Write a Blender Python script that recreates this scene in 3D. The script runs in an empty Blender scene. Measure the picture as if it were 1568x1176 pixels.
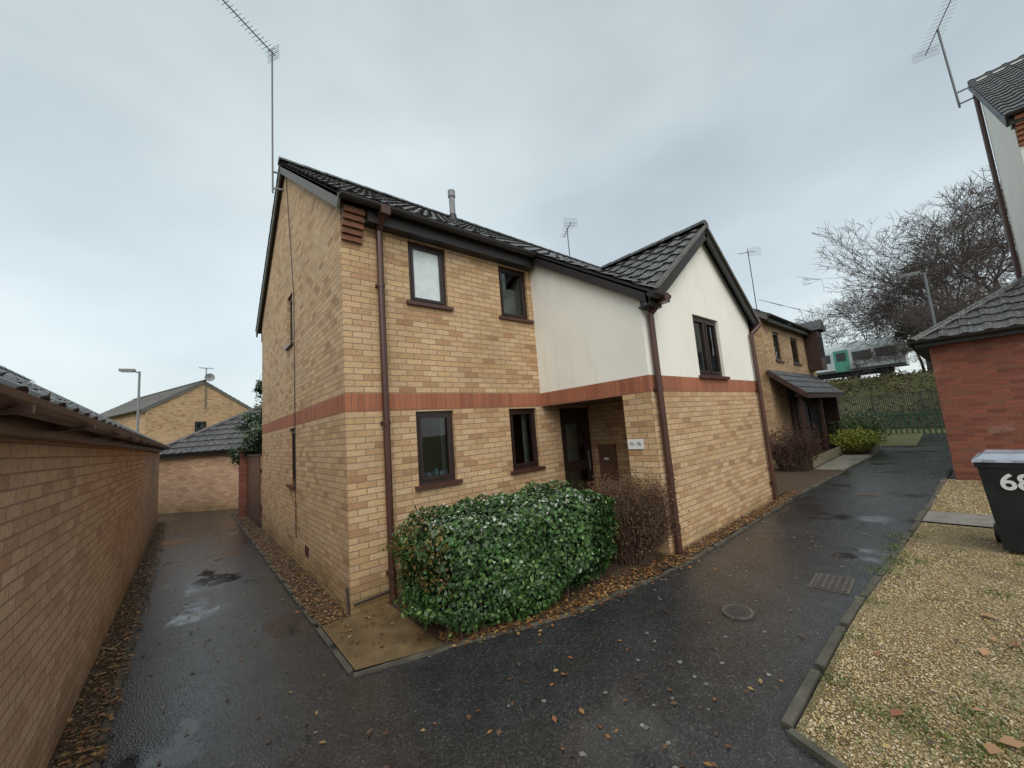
import bpy, bmesh, math, random
import numpy as np
from mathutils import Vector, Matrix, Euler, noise
random.seed(7); rng=np.random.default_rng(7)
sc=bpy.context.scene
V=Vector

# ---------------------------------------------------------------- materials
def newmat(name):
    m=bpy.data.materials.new(name); m.use_nodes=True
    nt=m.node_tree; b=nt.nodes['Principled BSDF']
    return m,nt,b
def L(nt,a,b): nt.links.new(a,b)
def ramp(nt,fac,stops,interp='LINEAR'):
    r=nt.nodes.new('ShaderNodeValToRGB'); e=r.color_ramp; e.interpolation=interp
    while len(e.elements)>1: e.elements.remove(e.elements[-1])
    e.elements[0].position=stops[0][0]; e.elements[0].color=(*stops[0][1],1)
    for p,c in stops[1:]:
        k=e.elements.new(p); k.color=(*c,1)
    L(nt,fac,r.inputs[0]); return r.outputs[0]
def g(v): return (v,v,v)
def mixc(nt,fac,a,b,mode='MIX'):
    m=nt.nodes.new('ShaderNodeMix'); m.data_type='RGBA'; m.blend_type=mode
    for s,x in ((m.inputs[0],fac),(m.inputs[6],a),(m.inputs[7],b)):
        if hasattr(x,'is_output'): L(nt,x,s)
        elif isinstance(x,(int,float)): s.default_value=x
        else: s.default_value=(*x,1)
    return m.outputs[2]
def noi(nt,vec,scale,detail=3,rough=.55):
    n=nt.nodes.new('ShaderNodeTexNoise'); n.inputs['Scale'].default_value=scale
    n.inputs['Detail'].default_value=detail; n.inputs['Roughness'].default_value=rough
    if vec is not None: L(nt,vec,n.inputs['Vector'])
    return n.outputs['Fac']
def geo(nt): return nt.nodes.new('ShaderNodeNewGeometry').outputs['Position']
def uvn(nt): return nt.nodes.new('ShaderNodeUVMap').outputs[0]
def bump(nt,b,h,strength=.3,dist=.01):
    k=nt.nodes.new('ShaderNodeBump'); k.inputs['Strength'].default_value=strength; k.inputs['Distance'].default_value=dist
    L(nt,h,k.inputs['Height']); L(nt,k.outputs[0],b.inputs['Normal']); return k
def mapping(nt,vec,sc_=(1,1,1),rot=(0,0,0),loc=(0,0,0)):
    m=nt.nodes.new('ShaderNodeMapping'); L(nt,vec,m.inputs[0])
    m.inputs['Scale'].default_value=sc_; m.inputs['Rotation'].default_value=rot; m.inputs['Location'].default_value=loc
    return m.outputs[0]
def mathn(nt,op,a,b=None):
    m=nt.nodes.new('ShaderNodeMath'); m.operation=op
    for i,x in enumerate((a,b)):
        if x is None: continue
        if hasattr(x,'is_output'): L(nt,x,m.inputs[i])
        else: m.inputs[i].default_value=x
    return m.outputs[0]

def mk_brick(name,stops,mortar,soldier=False,rough=.85,dirt=True):
    m,nt,b=newmat(name)
    uv=uvn(nt)
    if soldier: vec=mapping(nt,uv,rot=(0,0,math.pi/2),loc=(0,0.0,0))
    else: vec=uv
    w=nt.nodes.new('ShaderNodeTexNoise'); w.inputs['Scale'].default_value=9; w.inputs['Detail'].default_value=1; L(nt,uv,w.inputs['Vector'])
    vm=nt.nodes.new('ShaderNodeVectorMath'); vm.operation='MULTIPLY_ADD'
    L(nt,w.outputs['Color'],vm.inputs[0]); vm.inputs[1].default_value=(.006,.006,0); L(nt,vec,vm.inputs[2])
    bt=nt.nodes.new('ShaderNodeTexBrick'); L(nt,vm.outputs[0],bt.inputs['Vector'])
    bt.inputs['Scale'].default_value=1
    bt.inputs['Brick Width'].default_value=.225; bt.inputs['Row Height'].default_value=.075
    bt.inputs['Mortar Size'].default_value=.006; bt.inputs['Mortar Smooth'].default_value=.3
    bt.inputs['Color1'].default_value=(0,0,0,1); bt.inputs['Color2'].default_value=(1,1,1,1); bt.inputs['Mortar'].default_value=(.5,.5,.5,1)
    if soldier: bt.offset=0.0
    col=ramp(nt,bt.outputs['Color'],stops)
    big=noi(nt,uv,1.1,3); med=noi(nt,uv,30,3,.7)
    col=mixc(nt,1,col,ramp(nt,med,[(.25,g(.74)),(.75,g(1.18))]),'MULTIPLY')
    col=mixc(nt,1,col,ramp(nt,big,[(.3,(.86,.85,.84)),(.7,g(1.08))]),'MULTIPLY')
    col=mixc(nt,bt.outputs['Fac'],col,mortar)
    if dirt:
        sp=nt.nodes.new('ShaderNodeSeparateXYZ'); L(nt,geo(nt),sp.inputs[0])
        zz=mathn(nt,'ADD',sp.outputs[2],mathn(nt,'MULTIPLY',noi(nt,uv,2.2,3),.7))
        low=ramp(nt,mathn(nt,'MULTIPLY',zz,.5),[(.1,(.46,.50,.34)),(.38,g(1))])
        col=mixc(nt,1,col,low,'MULTIPLY')
        eff=ramp(nt,noi(nt,mapping(nt,uv,(1,1.6,1)),1.7,4,.7),[(.60,g(0)),(.78,g(.28))])
        col=mixc(nt,eff,col,(.62,.56,.46))
    L(nt,col,b.inputs['Base Color']); b.inputs['Roughness'].default_value=rough
    h=mathn(nt,'SUBTRACT',mathn(nt,'MULTIPLY',med,.35),bt.outputs['Fac'])
    bump(nt,b,h,.6,.008)
    return m
BUFF=[(0,(.37,.21,.11)),(.10,(.48,.30,.155)),(.35,(.57,.375,.20)),(.55,(.62,.425,.24)),(.75,(.53,.365,.22)),(.9,(.64,.46,.275)),(1,(.44,.24,.125))]
M_brick=mk_brick('buff_brick',BUFF,(.27,.19,.12))
M_band=mk_brick('red_soldier_brick',[(0,(.30,.10,.055)),(.5,(.43,.155,.08)),(1,(.34,.13,.075))],(.22,.13,.09),soldier=True,dirt=False)
M_red=mk_brick('red_brick',[(0,(.17,.05,.032)),(.5,(.28,.085,.052)),(1,(.21,.085,.055))],(.15,.09,.065))
M_pink=mk_brick('buff_wall_brick',[(0,(.46,.265,.165)),(.35,(.58,.37,.235)),(.7,(.64,.43,.285)),(1,(.53,.325,.21))],(.30,.205,.145))

def simple(name,col,rough=.5,var=.15,scale=6,bs=.0,bd=.003,metal=0,spec=.5):
    m,nt,b=newmat(name); p=geo(nt)
    n=noi(nt,p,scale,3,.6)
    c=mixc(nt,1,col,ramp(nt,n,[(.25,g(1-var)),(.75,g(1+var))]),'MULTIPLY')
    L(nt,c,b.inputs['Base Color'])
    L(nt,ramp(nt,n,[(.2,g(max(0,rough-.1))),(.8,g(min(1,rough+.1)))]),b.inputs['Roughness'])
    b.inputs['Metallic'].default_value=metal; b.inputs['Specular IOR Level'].default_value=spec
    if bs: bump(nt,b,noi(nt,p,scale*8,3),bs,bd)
    return m
M_corb=simple('corbel_brick',(.20,.085,.05),.85,.35,14,.4)
M_brown=simple('brown_upvc',(.030,.017,.014),.35,.2,4)
M_pipe=simple('brown_pipe',(.075,.032,.024),.35,.2,3)
M_fascia=simple('dark_fascia',(.022,.018,.017),.5,.25,5)
M_barge=simple('grey_bargeboard',(.13,.125,.11),.6,.3,6,.2)
M_soffit=simple('soffit',(.12,.10,.08),.6)
M_dark=simple('dark_interior',(.012,.013,.014),.9)
M_glz=simple('train_glazing',(.02,.03,.035),.1)
M_room=simple('room_wall',(.06,.06,.055),.9)
M_metal=simple('galvanised_metal',(.32,.33,.34),.4,.2,10,metal=.8)
M_flue=simple('flue_grey',(.22,.23,.24),.55,.2,10)
M_alu=simple('aerial_aluminium',(.10,.10,.11),.4,.2,10,metal=.6)
M_conc=simple('concrete',(.21,.20,.175),.6,.3,7,.4,.004)
M_edge=simple('concrete_edging',(.085,.08,.06),.75,.5,6,.6,.006)
M_white=simple('white_plastic',(.75,.76,.76),.4,.05)
M_blue=simple('frosted_pane',(.72,.80,.82),.25,.2,4)
M_net=simple('net_curtain',(.46,.52,.48),.8,.35,7)
M_teal=simple('teal_bottle',(.08,.28,.26),.4)
M_black=simple('black_text',(.02,.02,.02),.5)
M_bin=simple('bin_plastic',(.012,.016,.018),.38,.25,5)
M_binlid=simple('bin_lid_plastic',(.30,.34,.40),.25,.2,5)
M_iron=simple('cast_iron',(.045,.042,.038),.5,.3,30,.5,.004)
M_rust=simple('rusty_grate',(.10,.085,.07),.5,.4,20)
M_dkgreen=simple('green_paint',(.035,.075,.045),.5)
M_wood=simple('brown_timber',(.06,.028,.02),.6,.3,8,.3)
M_paltim=simple('pale_timber',(.34,.30,.2),.8,.3,8,.3)
M_bark=simple('bark',(.075,.06,.048),.9,.3,8)
M_twig=simple('twig',(.10,.078,.070),.9,.3,3)
M_btwig=simple('brown_twig',(.085,.05,.035),.9,.3,8)
M_box=simple('meter_box_brown',(.15,.075,.05),.45,.15)

m,nt,b=newmat('cream_render'); M_render=m
uv=uvn(nt); p=geo(nt)
st=noi(nt,mapping(nt,uv,(4,.35,1)),1.6,4,.65)
c=mixc(nt,1,(.88,.865,.79),ramp(nt,noi(nt,uv,1.2,3),[(.3,g(.94)),(.7,g(1.03))]),'MULTIPLY')
c=mixc(nt,1,c,ramp(nt,st,[(.26,(.89,.885,.84)),(.46,g(1))]),'MULTIPLY')
L(nt,c,b.inputs['Base Color']); b.inputs['Roughness'].default_value=.9
bump(nt,b,noi(nt,p,90,3,.7),.35,.004)

def mk_tile(name,c0,c1,lich=.5):
    m,nt,b=newmat(name); uv=uvn(nt); p=geo(nt)
    bt=nt.nodes.new('ShaderNodeTexBrick'); L(nt,uv,bt.inputs['Vector']); bt.inputs['Scale'].default_value=1; bt.offset=0
    bt.inputs['Brick Width'].default_value=.3; bt.inputs['Row Height'].default_value=.33; bt.inputs['Mortar Size'].default_value=.002
    bt.inputs['Color1'].default_value=(0,0,0,1); bt.inputs['Color2'].default_value=(1,1,1,1)
    c=ramp(nt,bt.outputs['Color'],[(0,c0),(1,c1)])
    c=mixc(nt,1,c,ramp(nt,noi(nt,p,2,3),[(.3,g(.7)),(.7,g(1.3))]),'MULTIPLY')
    sp=ramp(nt,noi(nt,p,24,4,.75),[(.54,g(0)),(.64,g(lich))])
    c=mixc(nt,sp,c,(.34,.36,.36))
    c=mixc(nt,ramp(nt,noi(nt,p,5,3,.7),[(.60,g(0)),(.72,g(.5))]),c,(.09,.10,.04))
    L(nt,c,b.inputs['Base Color']); b.inputs['Roughness'].default_value=.38
    bump(nt,b,noi(nt,p,70,2),.3,.004)
    return m
M_tile=mk_tile('roof_tile',(.034,.031,.032),(.062,.055,.053),.65)
M_tile2=mk_tile('roof_tile_brown',(.075,.06,.045),(.11,.09,.065),.25)

m,nt,b=newmat('wet_tarmac'); M_tar=m; p=geo(nt)
big=noi(nt,p,.5,3,.6); med=noi(nt,p,3.2,4,.65)
vo=nt.nodes.new('ShaderNodeTexVoronoi'); vo.inputs['Scale'].default_value=95; L(nt,p,vo.inputs['Vector'])
sep=nt.nodes.new('ShaderNodeSeparateColor'); L(nt,vo.outputs['Color'],sep.inputs[0])
c=ramp(nt,sep.outputs[0],[(0,g(.020)),(.5,(.031,.032,.034)),(.88,(.044,.044,.045)),(.98,(.07,.068,.066)),(1,(.10,.098,.095))])
c=mixc(nt,1,c,ramp(nt,med,[(.3,g(.76)),(.7,g(1.22))]),'MULTIPLY')
c=mixc(nt,ramp(nt,noi(nt,p,1.1,4,.7),[(.58,g(0)),(.78,g(.45))]),c,(.05,.042,.03))
L(nt,c,b.inputs['Base Color'])
pud=ramp(nt,mathn(nt,'ADD',mathn(nt,'MULTIPLY',noi(nt,mapping(nt,p,(1.2,.75,1),loc=(3.1,1.7,0)),.8,3,.5),.75),mathn(nt,'MULTIPLY',med,.25)),[(.54,g(0)),(.59,g(1))])
ro=ramp(nt,mathn(nt,'ADD',mathn(nt,'MULTIPLY',big,.6),mathn(nt,'MULTIPLY',noi(nt,p,9,3,.7),.4)),[(.35,g(.12)),(.62,g(.31))])
ro=mixc(nt,pud,ro,g(.06)); L(nt,ro,b.inputs['Roughness'])
bp=bump(nt,b,vo.outputs['Distance'],.5,.005)
inv=mathn(nt,'SUBTRACT',1.0,mathn(nt,'MULTIPLY',pud,.92)); L(nt,mathn(nt,'MULTIPLY',inv,.36),bp.inputs['Strength'])

def mk_gravel(name,stops,scale=60,bs=.9):
    m,nt,b=newmat(name); p=geo(nt)
    vo=nt.nodes.new('ShaderNodeTexVoronoi'); vo.inputs['Scale'].default_value=scale; L(nt,p,vo.inputs['Vector'])
    sep=nt.nodes.new('ShaderNodeSeparateColor'); L(nt,vo.outputs['Color'],sep.inputs[0])
    c=ramp(nt,sep.outputs[0],stops)
    c=mixc(nt,1,c,ramp(nt,vo.outputs['Distance'],[(.1,g(1.1)),(.7,g(.45))]),'MULTIPLY')
    c=mixc(nt,ramp(nt,noi(nt,p,1.7,4,.65),[(.48,g(0)),(.66,g(.75))]),c,(.085,.075,.03))
    L(nt,c,b.inputs['Base Color']); b.inputs['Roughness'].default_value=.6
    bump(nt,b,vo.outputs['Distance'],bs,-.012)
    return m
M_gravel=mk_gravel('pea_gravel',[(0,(.20,.14,.055)),(.3,(.33,.24,.11)),(.6,(.43,.33,.16)),(1,(.55,.46,.28))],75)
M_palegravel=mk_gravel('pale_gravel',[(0,(.3,.27,.2)),(1,(.6,.56,.46))],40)
m,nt,b=newmat('soil_mulch'); M_soil=m; p=geo(nt)
c=ramp(nt,noi(nt,p,45,4,.7),[(.3,(.022,.016,.010)),(.5,(.07,.045,.026)),(.62,(.13,.08,.04)),(.75,(.07,.07,.03))])
L(nt,c,b.inputs['Base Color']); b.inputs['Roughness'].default_value=.85; bump(nt,b,noi(nt,p,60,4,.7),1,.02)
m,nt,b=newmat('rough_grass'); M_grass=m; p=geo(nt)
c=ramp(nt,noi(nt,p,.6,6,.7),[(.3,(.055,.065,.022)),(.5,(.105,.11,.04)),(.7,(.16,.14,.06))])
L(nt,c,b.inputs['Base Color']); b.inputs['Roughness'].default_value=.95; bump(nt,b,noi(nt,p,12,4,.7),.8,.1)

m=bpy.data.materials.new('window_glass'); m.use_nodes=True; nt=m.node_tree; M_glass=m
nt.nodes.remove(nt.nodes['Principled BSDF']); out=nt.nodes['Material Output']
tr=nt.nodes.new('ShaderNodeBsdfTransparent'); tr.inputs[0].default_value=(.8,.85,.83,1)
gl=nt.nodes.new('ShaderNodeBsdfGlossy'); gl.inputs['Roughness'].default_value=.01; gl.inputs[0].default_value=(1,1,1,1)
fr=nt.nodes.new('ShaderNodeFresnel'); fr.inputs[0].default_value=1.75
bp=nt.nodes.new('ShaderNodeBump'); bp.inputs['Strength'].default_value=.05; bp.inputs['Distance'].default_value=.01
L(nt,noi(nt,geo(nt),2.5,1),bp.inputs['Height']); L(nt,bp.outputs[0],gl.inputs['Normal'])
mx=nt.nodes.new('ShaderNodeMixShader'); L(nt,fr.outputs[0],mx.inputs[0]); L(nt,tr.outputs[0],mx.inputs[1]); L(nt,gl.outputs[0],mx.inputs[2]); L(nt,mx.outputs[0],out.inputs[0])

def mk_attr(name,rough=.5,spec=.5):
    m,nt,b=newmat(name)
    a=nt.nodes.new('ShaderNodeAttribute'); a.attribute_name='Col'
    L(nt,a.outputs['Color'],b.inputs['Base Color']); b.inputs['Roughness'].default_value=rough
    b.inputs['Specular IOR Level'].default_value=spec
    return m
M_leaf=mk_attr('leaf_green',.42)
M_scrub=mk_attr('scrub_leaf',.9,.2)
M_dead=mk_attr('dead_leaf',.5)
M_stone=mk_attr('pebble_stone',.5)

# ---------------------------------------------------------------- mesh builder
def empty(name):
    e=bpy.data.objects.new(name,None); sc.collection.objects.link(e); e.empty_display_size=.2; return e
class MB:
    def __init__(s): s.v=[];s.f=[];s.m=[];s.uv=[];s.mats=[];s.fr=None
    def mi(s,mat):
        if mat not in s.mats: s.mats.append(mat)
        return s.mats.index(mat)
    def poly(s,pts,mat,uvs=None):
        pts=[V(p) for p in pts]
        if s.fr is not None: pts=[s.fr@p for p in pts]
        if uvs is None:
            n=V((0,0,0))
            for i in range(len(pts)):
                a=pts[i];b=pts[(i+1)%len(pts)]
                n+=V(((a.y-b.y)*(a.z+b.z),(a.z-b.z)*(a.x+b.x),(a.x-b.x)*(a.y+b.y)))
            if n.length<1e-12: return
            n.normalize()
            if abs(n.z)<.999:
                u=V((0,0,1)).cross(n).normalized(); w=n.cross(u)
            else: u=V((1,0,0)); w=V((0,1,0))
            uvs=[(p.dot(u),p.dot(w)) for p in pts]
        b=len(s.v); s.v+= [tuple(p) for p in pts]; s.f.append(tuple(range(b,b+len(pts)))); s.m.append(s.mi(mat)); s.uv+=uvs
    def box(s,x0,x1,y0,y1,z0,z1,mat):
        c=[(x0,y0,z0),(x1,y0,z0),(x1,y1,z0),(x0,y1,z0),(x0,y0,z1),(x1,y0,z1),(x1,y1,z1),(x0,y1,z1)]
        for q in ((0,3,2,1),(4,5,6,7),(0,1,5,4),(1,2,6,5),(2,3,7,6),(3,0,4,7)): s.poly([c[i] for i in q],mat)
    def beam(s,p0,p1,w,h,mat,up=(0,0,1)):
        p0=V(p0);p1=V(p1);d=(p1-p0).normalized();up=V(up);sd=d.cross(up).normalized();u=sd.cross(d).normalized()
        def r(p): return [p-sd*w/2-u*h/2,p+sd*w/2-u*h/2,p+sd*w/2+u*h/2,p-sd*w/2+u*h/2]
        a=r(p0);b=r(p1)
        s.poly(a,mat); s.poly(b[::-1],mat)
        for i in range(4): j=(i+1)%4; s.poly([a[j],a[i],b[i],b[j]],mat)
    def tube(s,p0,p1,r0,r1=None,n=8,mat=None,cap=True):
        if r1 is None:r1=r0
        p0=V(p0);p1=V(p1);d=(p1-p0).normalized()
        a=d.orthogonal().normalized();b=d.cross(a)
        A=[p0+(a*math.cos(t)+b*math.sin(t))*r0 for t in [2*math.pi*i/n for i in range(n)]]
        B=[p1+(a*math.cos(t)+b*math.sin(t))*r1 for t in [2*math.pi*i/n for i in range(n)]]
        for i in range(n): j=(i+1)%n; s.poly([A[i],A[j],B[j],B[i]],mat,[(0,0)]*4)
        if cap: s.poly(A[::-1],mat,[(0,0)]*n); s.poly(B,mat,[(0,0)]*n)
    def halfround(s,p0,p1,r,mat,n=7):
        p0=V(p0);p1=V(p1);d=(p1-p0).normalized();sd=d.cross(V((0,0,1))).normalized()
        def ring(p,rr): return [p+sd*math.cos(t)*rr+V((0,0,1))*math.sin(t)*rr for t in [math.pi+math.pi*i/n for i in range(n+1)]]
        A=ring(p0,r);B=ring(p1,r);A2=ring(p0,r*.86);B2=ring(p1,r*.86)
        for i in range(n):
            s.poly([A[i],A[i+1],B[i+1],B[i]],mat); s.poly([A2[i+1],A2[i],B2[i],B2[i+1]],mat)
        s.poly([A[0],B[0],B2[0],A2[0]],mat); s.poly([A[-1],A2[-1],B2[-1],B[-1]],mat)
        s.poly(A,mat); s.poly(B[::-1],mat)
    def done(s,name,parent=None,smooth=False):
        me=bpy.data.meshes.new(name); me.from_pydata(s.v,[],s.f)
        for m in s.mats: me.materials.append(m)
        me.polygons.foreach_set('material_index',s.m)
        uvl=me.uv_layers.new(name='UVMap'); uvl.data.foreach_set('uv',np.array(s.uv,dtype=np.float32).ravel())
        if smooth: me.polygons.foreach_set('use_smooth',[True]*len(s.f))
        me.update(); o=bpy.data.objects.new(name,me); sc.collection.objects.link(o)
        if parent is not None: o.parent=parent
        return o

def npmesh(name,verts,faces,mat,cols=None,parent=None):
    me=bpy.data.meshes.new(name); k=faces.shape[1]; M=len(faces)
    me.vertices.add(len(verts)); me.vertices.foreach_set('co',verts.astype(np.float32).ravel())
    me.loops.add(M*k); me.loops.foreach_set('vertex_index',faces.astype(np.int32).ravel())
    me.polygons.add(M); me.polygons.foreach_set('loop_start',np.arange(0,M*k,k,dtype=np.int32)); me.polygons.foreach_set('loop_total',np.full(M,k,dtype=np.int32))
    me.materials.append(mat)
    if cols is not None:
        ca=me.color_attributes.new('Col','FLOAT_COLOR','CORNER')
        c=np.ones((M,k,4),np.float32); c[:,:,:3]=cols[:,None,:]; ca.data.foreach_set('color',c.ravel())
    me.update(calc_edges=True); o=bpy.data.objects.new(name,me); sc.collection.objects.link(o)
    if parent is not None:o.parent=parent
    return o

def frame(p0,p1):
    p0=V((p0[0],p0[1],0));p1=V((p1[0],p1[1],0)); d=(p1-p0).normalized(); n_in=V((-d.y,d.x,0))
    return Matrix(((d.x,n_in.x,0,p0.x),(d.y,n_in.y,0,p0.y),(0,0,1,0),(0,0,0,1))), (p1-p0).length
def wall(mb,p0,p1,z0,z1,holes=(),matf=None,reveal=.1):
    fr,Ln=frame(p0,p1); mb.fr=fr
    xs=sorted({0,Ln,*[h[0] for h in holes],*[h[1] for h in holes]})
    zs={z0,z1,*[h[2] for h in holes],*[h[3] for h in holes]}
    for b_ in (2.24,2.465):
        if z0<b_<z1: zs.add(b_)
    zs=sorted(zs)
    for i in range(len(xs)-1):
        for j in range(len(zs)-1):
            cx=(xs[i]+xs[i+1])/2; cz=(zs[j]+zs[j+1])/2
            if any(h[0]<cx<h[1] and h[2]<cz<h[3] for h in holes): continue
            mb.poly([(xs[i],0,zs[j]),(xs[i+1],0,zs[j]),(xs[i+1],0,zs[j+1]),(xs[i],0,zs[j+1])],matf(cz))
    for h in holes:
        a,b,c,d=h[:4]; r=reveal; mt=matf((c+d)/2)
        mb.poly([(a,0,c),(a,0,d),(a,r,d),(a,r,c)],mt); mb.poly([(b,0,d),(b,0,c),(b,r,c),(b,r,d)],mt)
        mb.poly([(a,0,d),(b,0,d),(b,r,d),(a,r,d)],mt); mb.poly([(b,0,c),(a,0,c),(a,r,c),(b,r,c)],mt)
    mb.fr=None
def window(parent,name,p0,p1,a,b,c,d,mull=False,inside=None,rec=.045,fw=.055,sill=True):
    fr,_=frame(p0,p1); mb=MB(); mb.fr=fr; y0=rec;y1=rec+.06
    e=.002
    mb.box(a+e,a+fw,y0,y1,c+e,d-e,M_brown); mb.box(b-fw,b-e,y0,y1,c+e,d-e,M_brown)
    mb.box(a+fw,b-fw,y0,y1,c+e,c+fw,M_brown); mb.box(a+fw,b-fw,y0,y1,d-fw,d-e,M_brown)
    cells=[(a+fw,b-fw)]
    if mull:
        m_=(a+b)/2; mb.box(m_-.03,m_+.03,y0,y1,c+fw,d-fw,M_brown); cells=[(a+fw,m_-.03),(m_+.03,b-fw)]
    for k,(s0,s1) in enumerate(cells):
        q=.035; yy=y0-.012
        mb.box(s0,s0+q,yy,y1-.01,c+fw,d-fw,M_brown); mb.box(s1-q,s1,yy,y1-.01,c+fw,d-fw,M_brown)
        mb.box(s0+q,s1-q,yy,y1-.01,c+fw,c+fw+q,M_brown); mb.box(s0+q,s1-q,yy,y1-.01,d-fw-q,d-fw,M_brown)
    if sill: mb.box(a-.06,b+.06,-.05,y0,c-.045,c+.001,M_pipe)
    o=mb.done(name+'_frame',parent)
    g_=MB(); g_.fr=fr; gm=M_blue if inside=='frost' else M_glass
    for s0,s1 in cells: g_.poly([(s0+.03,y0+.02,c+fw+.03),(s1-.03,y0+.02,c+fw+.03),(s1-.03,y0+.02,d-fw-.03),(s0+.03,y0+.02,d-fw-.03)],gm)
    g_.done(name+'_glass',parent)
    if inside=='frost': return
    r=MB(); r.fr=fr
    A,B,C_,D,Y=a-.25,b+.25,c-.25,d+.15,1.1
    r.poly([(A,Y,C_),(B,Y,C_),(B,Y,D),(A,Y,D)],M_room)
    r.poly([(A,y1+.01,C_),(A,Y,C_),(A,Y,D),(A,y1+.01,D)],M_room); r.poly([(B,Y,C_),(B,y1+.01,C_),(B,y1+.01,D),(B,Y,D)],M_room)
    r.poly([(A,y1,C_),(B,y1,C_),(B,Y,C_),(A,Y,C_)],M_room); r.poly([(A,Y,D),(B,Y,D),(B,y1,D),(A,y1,D)],M_room)
    if inside=='net':
        n=24
        for i in range(n):
            x0=a+(b-a)*(.0+.42*i/n); x1=a+(b-a)*(.42*(i+1)/n)
            r.poly([(x0,y1+.04+.012*math.sin(i*1.3),c),(x1,y1+.04+.012*math.sin(i*1.3+1.3),c),(x1,y1+.04+.012*math.sin(i*1.3+1.3),d),(x0,y1+.04+.012*math.sin(i*1.3),d)],M_net)
        r.box(a+.0,b,y1+.2,y1+.22,c,d-.25,M_net)
    if inside=='bottles':
        for i,(x,h) in enumerate(((.15,.12),(.25,.09),(.36,.15),(.44,.1))): r.tube((a+x,y1+.09,c+.03),(a+x,y1+.09,c+.03+h),.03,.022,8,M_teal)
    if inside in('curt','bottles'):
        n=16; fr_=.2 if inside=='curt' else .13
        for sgn in (0,1):
            for i in range(n):
                w=(b-a)*fr_; x0=(a if sgn==0 else b-w)+w*i/n; x1=x0+w/n
                r.poly([(x0,y1+.15+.015*math.sin(i*1.5),c),(x1,y1+.15+.015*math.sin(i*1.5+1.5),c),(x1,y1+.15+.015*math.sin(i*1.5+1.5),d),(x0,y1+.15+.015*math.sin(i*1.5),d)],M_net)
    r.done(name+'_room',parent)

def tiles(mb,O,U,W,lu,lv,mat,clips=(),per=.3,gauge=.33,seg=8,amp=.028,lip=.028):
    O=V(O);U=V(U).normalized();W=V(W).normalized();Nn=U.cross(W).normalized()
    if Nn.z<0: Nn=-Nn
    nu=int(math.ceil(lu/per*seg)); nv=int(math.ceil(lv/gauge))
    bm=bmesh.new()
    def h(u):
        t=(u/per)%1
        return amp*(max(0,math.cos((t-.5)*2*math.pi))**.8 if .2<t<.8 else 0)
    us=[min(lu,i*per/seg) for i in range(nu+1)]
    for j in range(nv):
        v0=j*gauge; v1=min(lv,(j+1)*gauge); jit=(random.random()-.5)*.006
        lo=[];hi=[];bt=[]
        for u in us:
            hh=h(u); w=.003*math.sin(u*21+j*7.3)
            lo.append(bm.verts.new(O+U*u+W*(v0-.012+w)+Nn*(hh+lip+jit)))
            hi.append(bm.verts.new(O+U*u+W*v1+Nn*(hh)))
            bt.append(bm.verts.new(O+U*u+W*(v0-.005+w)+Nn*(hh-.012)))
        for i in range(nu):
            bm.faces.new((lo[i],lo[i+1],hi[i+1],hi[i])); bm.faces.new((bt[i],bt[i+1],lo[i+1],lo[i]))
    for pc,nc in clips:
        bmesh.ops.bisect_plane(bm,geom=bm.verts[:]+bm.edges[:]+bm.faces[:],plane_co=V(pc),plane_no=V(nc),clear_outer=True)
    for f in bm.faces:
        pts=[v.co.copy() for v in f.verts]
        mb.poly(pts,mat,[((p-O).dot(U),(p-O).dot(W)+.01) for p in pts])
    bm.free()
def ridge(mb,p0,p1,mat,r=.11,seg=.42):
    p0=V(p0);p1=V(p1);Ln=(p1-p0).length;d=(p1-p0)/Ln;n=max(1,int(Ln/seg))
    sd=d.cross(V((0,0,1))).normalized(); up=sd.cross(d)
    for i in range(n):
        a=p0+d*Ln*i/n; b=p0+d*(Ln*(i+1)/n+.02); ra=r*1.06; rb=r*.97
        m_=6
        A=[a+sd*math.cos(math.pi*k/m_)*ra+up*(math.sin(math.pi*k/m_)*ra*.8-.03) for k in range(m_+1)]
        B=[b+sd*math.cos(math.pi*k/m_)*rb+up*(math.sin(math.pi*k/m_)*rb*.8-.03) for k in range(m_+1)]
        for k in range(m_): mb.poly([A[k],A[k+1],B[k+1],B[k]],mat)
        mb.poly(A,mat)
def yagi(name,base,top,boom0,boom1,nel=14,el=.16,brk=None,mr=.016):
    e=empty(name); mb=MB(); mb.tube(base,top,mr,mr,8,M_alu)
    if brk:
        for z in (.1,.45): mb.beam((base[0],base[1],base[2]+z),(brk[0],brk[1],base[2]+z),.03,.03,M_alu)
    mb.done('mast',e); mb=MB()
    b0=V(boom0);b1=V(boom1); mb.tube(b0,b1,.012,.012,6,M_alu)
    d=(b1-b0).normalized(); sd=d.cross(V((0,0,1))).normalized()
    for i in range(nel):
        p=b0.lerp(b1,(i+.6)/nel); k=el*(1-.35*i/nel)
        mb.tube(p-sd*k,p+sd*k,.004,.004,5,M_alu)
    p=b0+d*.04
    for z in (-.1,.1):
        for q in range(4): mb.tube(p-sd*el*1.25+V((0,0,z*q/2)),p+sd*el*1.25+V((0,0,z*q/2)),.004,.004,5,M_alu)
    mb.done('boom_and_elements',e); return e

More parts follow.
